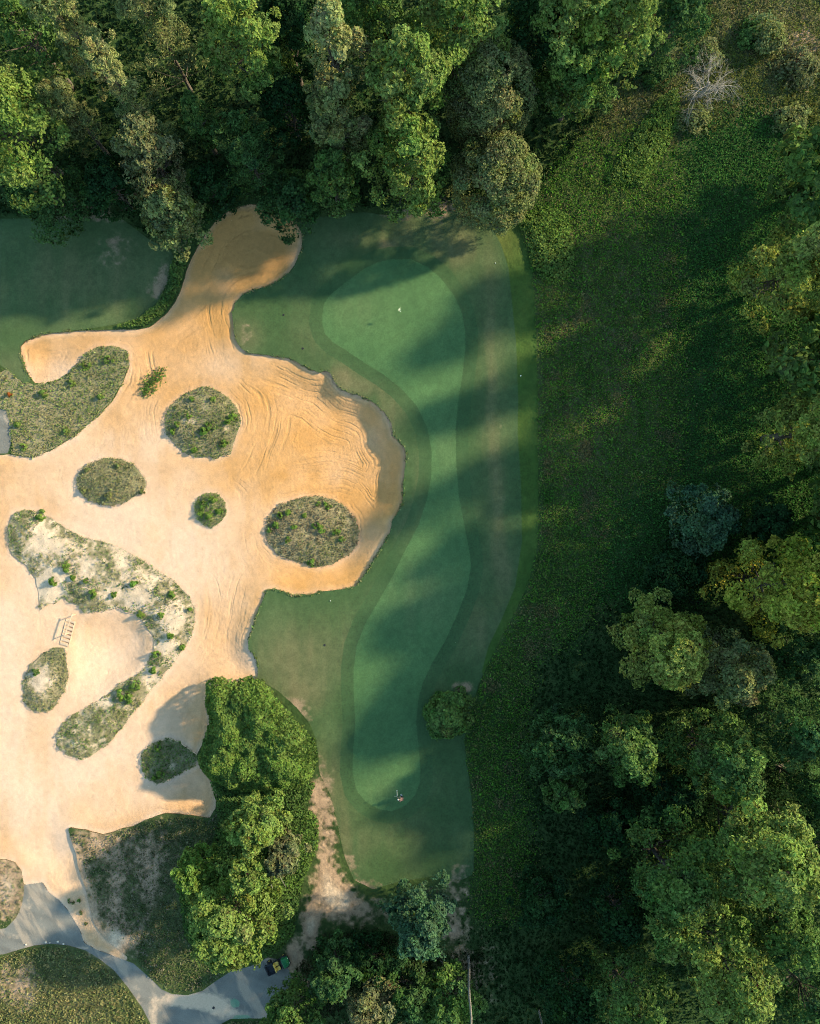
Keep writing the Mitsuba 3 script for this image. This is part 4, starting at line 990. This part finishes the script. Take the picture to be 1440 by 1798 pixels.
# ------------------------------------------------------------------ utility cart
def cart():
    cx, cy = X(488.5, 1691)
    ang = math.radians(23.5)
    z = float(sample(z_turf, cx, cy)) - 0.03
    k = thing('utility_cart', 'green open utility cart with two yellow seats and black cargo bed parked on the path', 'utility cart')
    def put_(name, m, mat, smooth=35, parent=k, label=None):
        return part(parent, name, placed(m, (cx, cy, z), ang), mat, smooth=smooth, label=label)
    # local x: forwards, y: left
    put_('chassis', rbox(2.5, 0.8, 0.14, 0.04, (0, 0, 0.42)), 'mat_black')
    put_('floor', rbox(0.75, 1.25, 0.06, 0.02, (0.42, 0, 0.47)), 'mat_black')
    bed = rbox(1.02, 1.28, 0.42, 0.03, (-0.88, 0, 0.86)) - rbox(0.92, 1.18, 0.42, 0.02, (-0.88, 0, 0.92))
    b = put_('cargo_bed', bed, 'mat_bed')
    for i in range(5):
        put_('rib', rbox(0.88, 0.04, 0.02, 0.008, (-0.88, -0.46 + 0.23 * i, 0.716)), 'mat_black', parent=b)
    put_('tailgate', rbox(0.03, 1.22, 0.38, 0.012, (-1.42, 0, 0.86)), 'mat_bed')
    put_('seat_base', rbox(0.62, 1.22, 0.3, 0.05, (0.02, 0, 0.6)), 'mat_black')
    for sgn in (-1, 1):
        s1 = rbox(0.46, 0.48, 0.13, 0.06, (0.07, 0.29 * sgn, 0.81))
        s2 = put_('seat', s1, 'mat_yellow', label=None)
        back = rbox(0.14, 0.48, 0.46, 0.06, (-0.24, 0.29 * sgn, 1.03))
        put_('backrest', back, 'mat_yellow')
    # the hood: a rounded sloping shell
    sp = manifold3d.Manifold.sphere(0.16, 16)
    hood = manifold3d.Manifold.batch_hull([sp.translate([a, c, h]) for a, c, h in ((0.82, 0.46, 0.86), (0.82, -0.46, 0.86), (1.22, 0.36, 0.78), (1.22, -0.36, 0.78), (0.86, 0.5, 0.55), (0.86, -0.5, 0.55), (1.3, 0.4, 0.52), (1.3, -0.4, 0.52))])
    hd = put_('hood', hood, 'mat_paint', smooth=60)
    for sgn in (-1, 1):
        put_('headlight', rbox(0.06, 0.16, 0.09, 0.02, (1.455, 0.3 * sgn, 0.62)), 'mat_white')
    put_('dashboard', rbox(0.14, 1.1, 0.2, 0.05, (0.64, 0, 0.92)), 'mat_black')
    ring = trimesh.creation.torus(0.17, 0.018, 20, 8)
    ring.apply_transform(trimesh.transformations.rotation_matrix(math.radians(-35), [0, 1, 0]))
    ring.apply_translation([0.45, 0.29, 1.08])
    sw = part(k, 'steering_wheel', placed(ring, (cx, cy, z), ang), 'mat_black', smooth=60)
    part(sw, 'column', placed(tube([(0.62, 0.29, 0.9), (0.46, 0.29, 1.07)], 0.02, 6), (cx, cy, z), ang), 'mat_black')
    put_('bumper', rbox(0.1, 1.0, 0.14, 0.04, (1.5, 0, 0.42)), 'mat_black')
    for px_, wy, r, w in ((1.0, 0.66, 0.27, 0.22), (1.0, -0.66, 0.27, 0.22), (-0.85, 0.62, 0.31, 0.3), (-0.85, -0.62, 0.31, 0.3)):
        tyre = manifold3d.Manifold.revolve(manifold3d.CrossSection([[(r * 0.55, -w / 2), (r * 0.92, -w / 2), (r, -w / 3), (r, w / 3), (r * 0.92, w / 2), (r * 0.55, w / 2)]]), 28).rotate([90, 0, 0]).translate([px_, wy, r])
        rim = manifold3d.Manifold.cylinder(w * 0.7, r * 0.55, circular_segments=20, center=True).rotate([90, 0, 0]).translate([px_, wy, r])
        wk = put_('wheel', tyre, 'mat_rubber')
        put_('rim', rim, 'mat_yellow', parent=wk)
    for sgn in (-1, 1):
        put_('fender', rbox(0.62, 0.2, 0.06, 0.025, (1.0, 0.64 * sgn, 0.62)), 'mat_black')


cart()


# ------------------------------------------------------------------ flagsticks, person, small things
def flagstick(px, py, lean, label, yaw):
    x, y = X(px, py)
    z = float(zt(x, y))
    k = thing('flagstick', label, 'golf flag')
    part(k, 'pole', tube([(x, y, z - 0.1), (x + lean[0], y + lean[1], z + 2.1)], 0.013, 8), 'mat_white', smooth=60)
    u = np.linspace(0, 1, 9)
    gxx, gzz = np.meshgrid(u, np.linspace(0, 1, 6))
    d = np.array([math.cos(yaw), math.sin(yaw), 0])
    nrm = np.array([-d[1], d[0], 0])
    v = np.array([x + lean[0], y + lean[1], z + 2.08]) + gxx.reshape(-1, 1) * d * 0.38 - np.array([0, 0, 1]) * (gzz.reshape(-1, 1) * 0.26 + 0.22 * gxx.reshape(-1, 1) ** 2) + nrm * (0.07 * np.sin(gxx.reshape(-1, 1) * 6) * gxx.reshape(-1, 1) + 0.16 * (gzz.reshape(-1, 1) - .5) * gxx.reshape(-1, 1))
    i, j = np.meshgrid(np.arange(5), np.arange(8), indexing='ij')
    q = (i * 9 + j).ravel()
    f = np.vstack([np.stack([q, q + 1, q + 10], 1), np.stack([q, q + 10, q + 9], 1)])
    back = v + nrm * 0.004
    part(k, 'flag', join([(v, f), (back, f[:, ::-1])]), 'mat_flag', smooth=True)
    part(k, 'cup', (lambda m: placed(m, (x, y, z - 0.05)))(manifold3d.Manifold.cylinder(0.056, 0.054, circular_segments=20)), 'mat_white', smooth=40)


flagstick(703, 547, (0, 0), 'white flag on its pole in the upper part of the green', math.radians(250))
flagstick(697, 1388, (0.05, 0), 'white flag on its pole beside the person at the lower end of the green', math.radians(200))


def limb(chain, seg=10):
    """The union of tapering bones, each the hull of two balls."""
    out = []
    for (a, ra), (b, rb) in zip(chain[:-1], chain[1:]):
        out.append(manifold3d.Manifold.batch_hull([manifold3d.Manifold.sphere(ra, seg).translate(list(map(float, a))), manifold3d.Manifold.sphere(rb, seg).translate(list(map(float, b)))]))
    return out


def person():
    x, y = X(705, 1398)
    z = float(zt(x, y))
    yaw = math.radians(165)
    k = thing('person', 'person in brownish shirt, dark trousers and white cap bending over on the lower green', 'person')

    def smooth_body(bones, ln, it=6):
        m = manifold3d.Manifold.batch_boolean(bones, manifold3d.OpType.Add).refine_to_length(ln)
        v, f = mf(m)
        t = trimesh.Trimesh(v, f, process=True)
        trimesh.smoothing.filter_taubin(t, iterations=it)
        return t.vertices, t.faces
    hipc, chest, neck, head = (-0.12, 0, 0.93), (0.10, 0, 1.26), (0.22, 0, 1.38), (0.33, 0, 1.47)
    body, shirt, trousers = [], [], []
    torso = [(( -0.12, 0.08, 0.93), 0.125), ((-0.02, 0.06, 1.08), 0.12), ((0.10, 0.09, 1.27), 0.125)]
    for sgn in (-1, 1):
        t = [((p[0], p[1] * sgn, p[2]), r) for p, r in torso]
        body += limb(t)
        shirt += limb([((p[0], p[1] * sgn, p[2]), r + 0.02) for p, r in torso])
        leg = [((-0.12, 0.10 * sgn, 0.92), 0.10), ((0.02, 0.12 * sgn, 0.50), 0.062), ((-0.06, 0.13 * sgn, 0.10), 0.042)]
        body += limb(leg) + limb([((-0.07, 0.13 * sgn, 0.06), 0.045), ((0.13, 0.15 * sgn, 0.035), 0.032)])
        trousers += limb([(p, r + 0.022) for p, r in leg])
        arm = [((0.12, 0.19 * sgn, 1.33), 0.062), ((0.20, 0.21 * sgn, 1.04), 0.043), ((0.40, 0.06 * sgn, 0.88), 0.028)]
        body += limb(arm)
        shirt += limb([(arm[0][0], 0.078), ((0.175, 0.205 * sgn, 1.13), 0.062)])
        wr = np.array([0.40, 0.06 * sgn, 0.88])
        palm = wr + [0.05, -0.02 * sgn, -0.06]
        body += limb([(wr, 0.028), (palm, 0.034)])
        for q in range(4):
            o_ = palm + np.array([0.022 - 0.016 * q, -0.008 * sgn, -0.018])
            ln = (0.030, 0.034, 0.032, 0.025)[q]
            body += limb([(o_, 0.0095), (o_ + [0.004, -0.016 * sgn, -ln], 0.0085), (o_ + [-0.014, -0.030 * sgn, -ln - 0.012], 0.008)], 6)
        body += limb([(palm + [0.02, 0.0, 0.01], 0.012), (palm + [0.045, -0.022 * sgn, -0.02], 0.0095), (palm + [0.05, -0.035 * sgn, -0.045], 0.008)], 6)
    body += limb([(chest, 0.10), (neck, 0.06), (head, 0.07)])
    body += [manifold3d.Manifold.sphere(1.0, 20).scale([0.098, 0.076, 0.118]).rotate([0, 40, 0]).translate([0.36, 0, 1.50])]
    body += limb([((0.43, 0, 1.435), 0.018), ((0.465, 0, 1.43), 0.014)], 8)                                       # nose
    for sgn in (-1, 1):
        body += limb([((0.35, 0.076 * sgn, 1.50), 0.02), ((0.345, 0.085 * sgn, 1.475), 0.016)], 8)                 # ears
    bv = smooth_body(body, 0.02)
    bk = part(k, 'body', placed(bv, (x, y, z), yaw), 'mat_skin', smooth=True)
    part(k, 'shirt', placed(smooth_body(shirt, 0.05), (x, y, z), yaw), 'mat_shirt', smooth=True)
    part(k, 'trousers', placed(smooth_body(trousers, 0.05), (x, y, z), yaw), 'mat_trousers', smooth=True)
    for sgn in (-1, 1):
        part(k, 'shoe', placed(smooth_body(limb([((-0.09, 0.13 * sgn, 0.06), 0.055), ((0.14, 0.15 * sgn, 0.045), 0.042)]), 0.05), (x, y, z), yaw), 'mat_white', smooth=True)
        part(bk, 'eye', placed(trimesh.creation.icosphere(2, 0.011), np.array([0, 0, 0]) + np.array(placed((np.array([[0.437, 0.03 * sgn, 1.475]]), np.zeros((0, 3), int)), (x, y, z), yaw)[0][0])), 'mat_black', smooth=True)
    part(bk, 'mouth', placed(mf(rbox(0.012, 0.045, 0.01, 0.004, (0.425, 0, 1.405))), (x, y, z), yaw), 'mat_shirt', smooth=40)
    hair = manifold3d.Manifold.sphere(1.0, 20).scale([0.104, 0.083, 0.122]).rotate([0, 40, 0]).translate([0.350, 0, 1.508])
    hair = hair.trim_by_plane([-0.75, 0, 0.25], -0.75 * 0.36 + 0.25 * 1.50)
    part(k, 'hair', placed(hair, (x, y, z), yaw), 'mat_hair', smooth=True)
    cap = manifold3d.Manifold.sphere(1.0, 20).scale([0.108, 0.087, 0.125]).rotate([0, 40, 0]).translate([0.36, 0, 1.51]).trim_by_plane([0.5, 0, 0.87], 0.5 * 0.36 + 0.87 * 1.51 + 0.03)
    brim = manifold3d.Manifold.cylinder(0.012, 0.085, circular_segments=24).scale([1.2, 0.85, 1]).rotate([0, 40, 0]).translate([0.455, 0, 1.52])
    part(k, 'cap', placed(cap + brim, (x, y, z), yaw), 'mat_cap', smooth=40)
    pk = thing('putter', 'dark golf putter held by the person on the green', 'golf club')
    sh = placed(tube([(0.44, 0, 0.86), (0.52, 0, 0.06)], [0.016, 0.008], 8), (x, y, z), yaw)
    part(pk, 'shaft', sh, 'mat_black', smooth=60)
    part(pk, 'head', placed(rbox(0.05, 0.11, 0.03, 0.01, (0.53, 0.02, 0.035)), (x, y, z), yaw), 'mat_steel', smooth=40)


person()


def small(name, px, py, m, mat, label, cat, lift=0.0):
    x, y = X(px, py)
    k = thing(name, label, cat)
    put(k, placed(m, (x, y, float(zt(x, y)) + lift)), mat, smooth=40)
    return k


def cover_mesh(r=0.14):
    return manifold3d.Manifold.cylinder(0.05, r, r * 0.92, circular_segments=20) + manifold3d.Manifold.cylinder(0.065, r * 0.5, circular_segments=16)


small('sprinkler_cover', 532, 612, cover_mesh(), 'mat_black', 'small black sprinkler cover in the turf above the raked sand', 'sprinkler cover', -0.01)
small('sprinkler_cover', 570, 1133, cover_mesh(), 'mat_black', 'small black sprinkler cover in the sunny lower fairway', 'sprinkler cover', -0.01)
small('sprinkler_cover', 498, 553, cover_mesh(0.12), 'mat_black', 'small black sprinkler cover in the dappled turf beside the upper green', 'sprinkler cover', -0.01)
small('drain_cover', 375, 1770, cover_mesh(0.17), 'mat_black', 'small round black drain cover in the sandy end of the path', 'drain cover', -0.04)


def marker(r=0.055):
    return manifold3d.Manifold.sphere(r, 20).scale([1, 1, 0.8]).translate([0, 0, 0.09]) + manifold3d.Manifold.cylinder(0.06, r * 0.7, circular_segments=16)


small('yardage_marker', 914, 660, marker(0.085), 'mat_white', 'tiny white marker on the edge of the mown turf right of the green', 'marker')
small('yardage_marker', 870, 462, marker(), 'mat_white', 'tiny white marker on the sunlit turf at the top right of the green', 'marker')
small('yardage_marker', 580, 1055, marker(), 'mat_white', 'tiny white marker in the turf below the raked sand', 'marker')
rng = np.random.default_rng(12)
for px, py, r, lab in [(81, 1654, 0.13, 'pale stone, second from left on the path edge in the bottom left corner'), (102, 1653, 0.14, 'pale stone, rightmost but one on the curved path edge'), (88, 1655, 0.09, 'smallest pale stone in the middle of the row on the path edge'),
                       (46, 1658, 0.11, 'leftmost pale stone on the curved path edge'), (112, 1657, 0.12, 'rightmost pale stone on the curved path edge')]:
    s_ = trimesh.creation.icosphere(2, r)
    s_.vertices *= (0.8 + 0.4 * meshkit.noise(s_.vertices * 9 + px)[:, None]) * [1.1, 0.9, 0.7]
    small('path_stone', px, py, s_, 'mat_stone', lab, 'stone', r * 0.3)
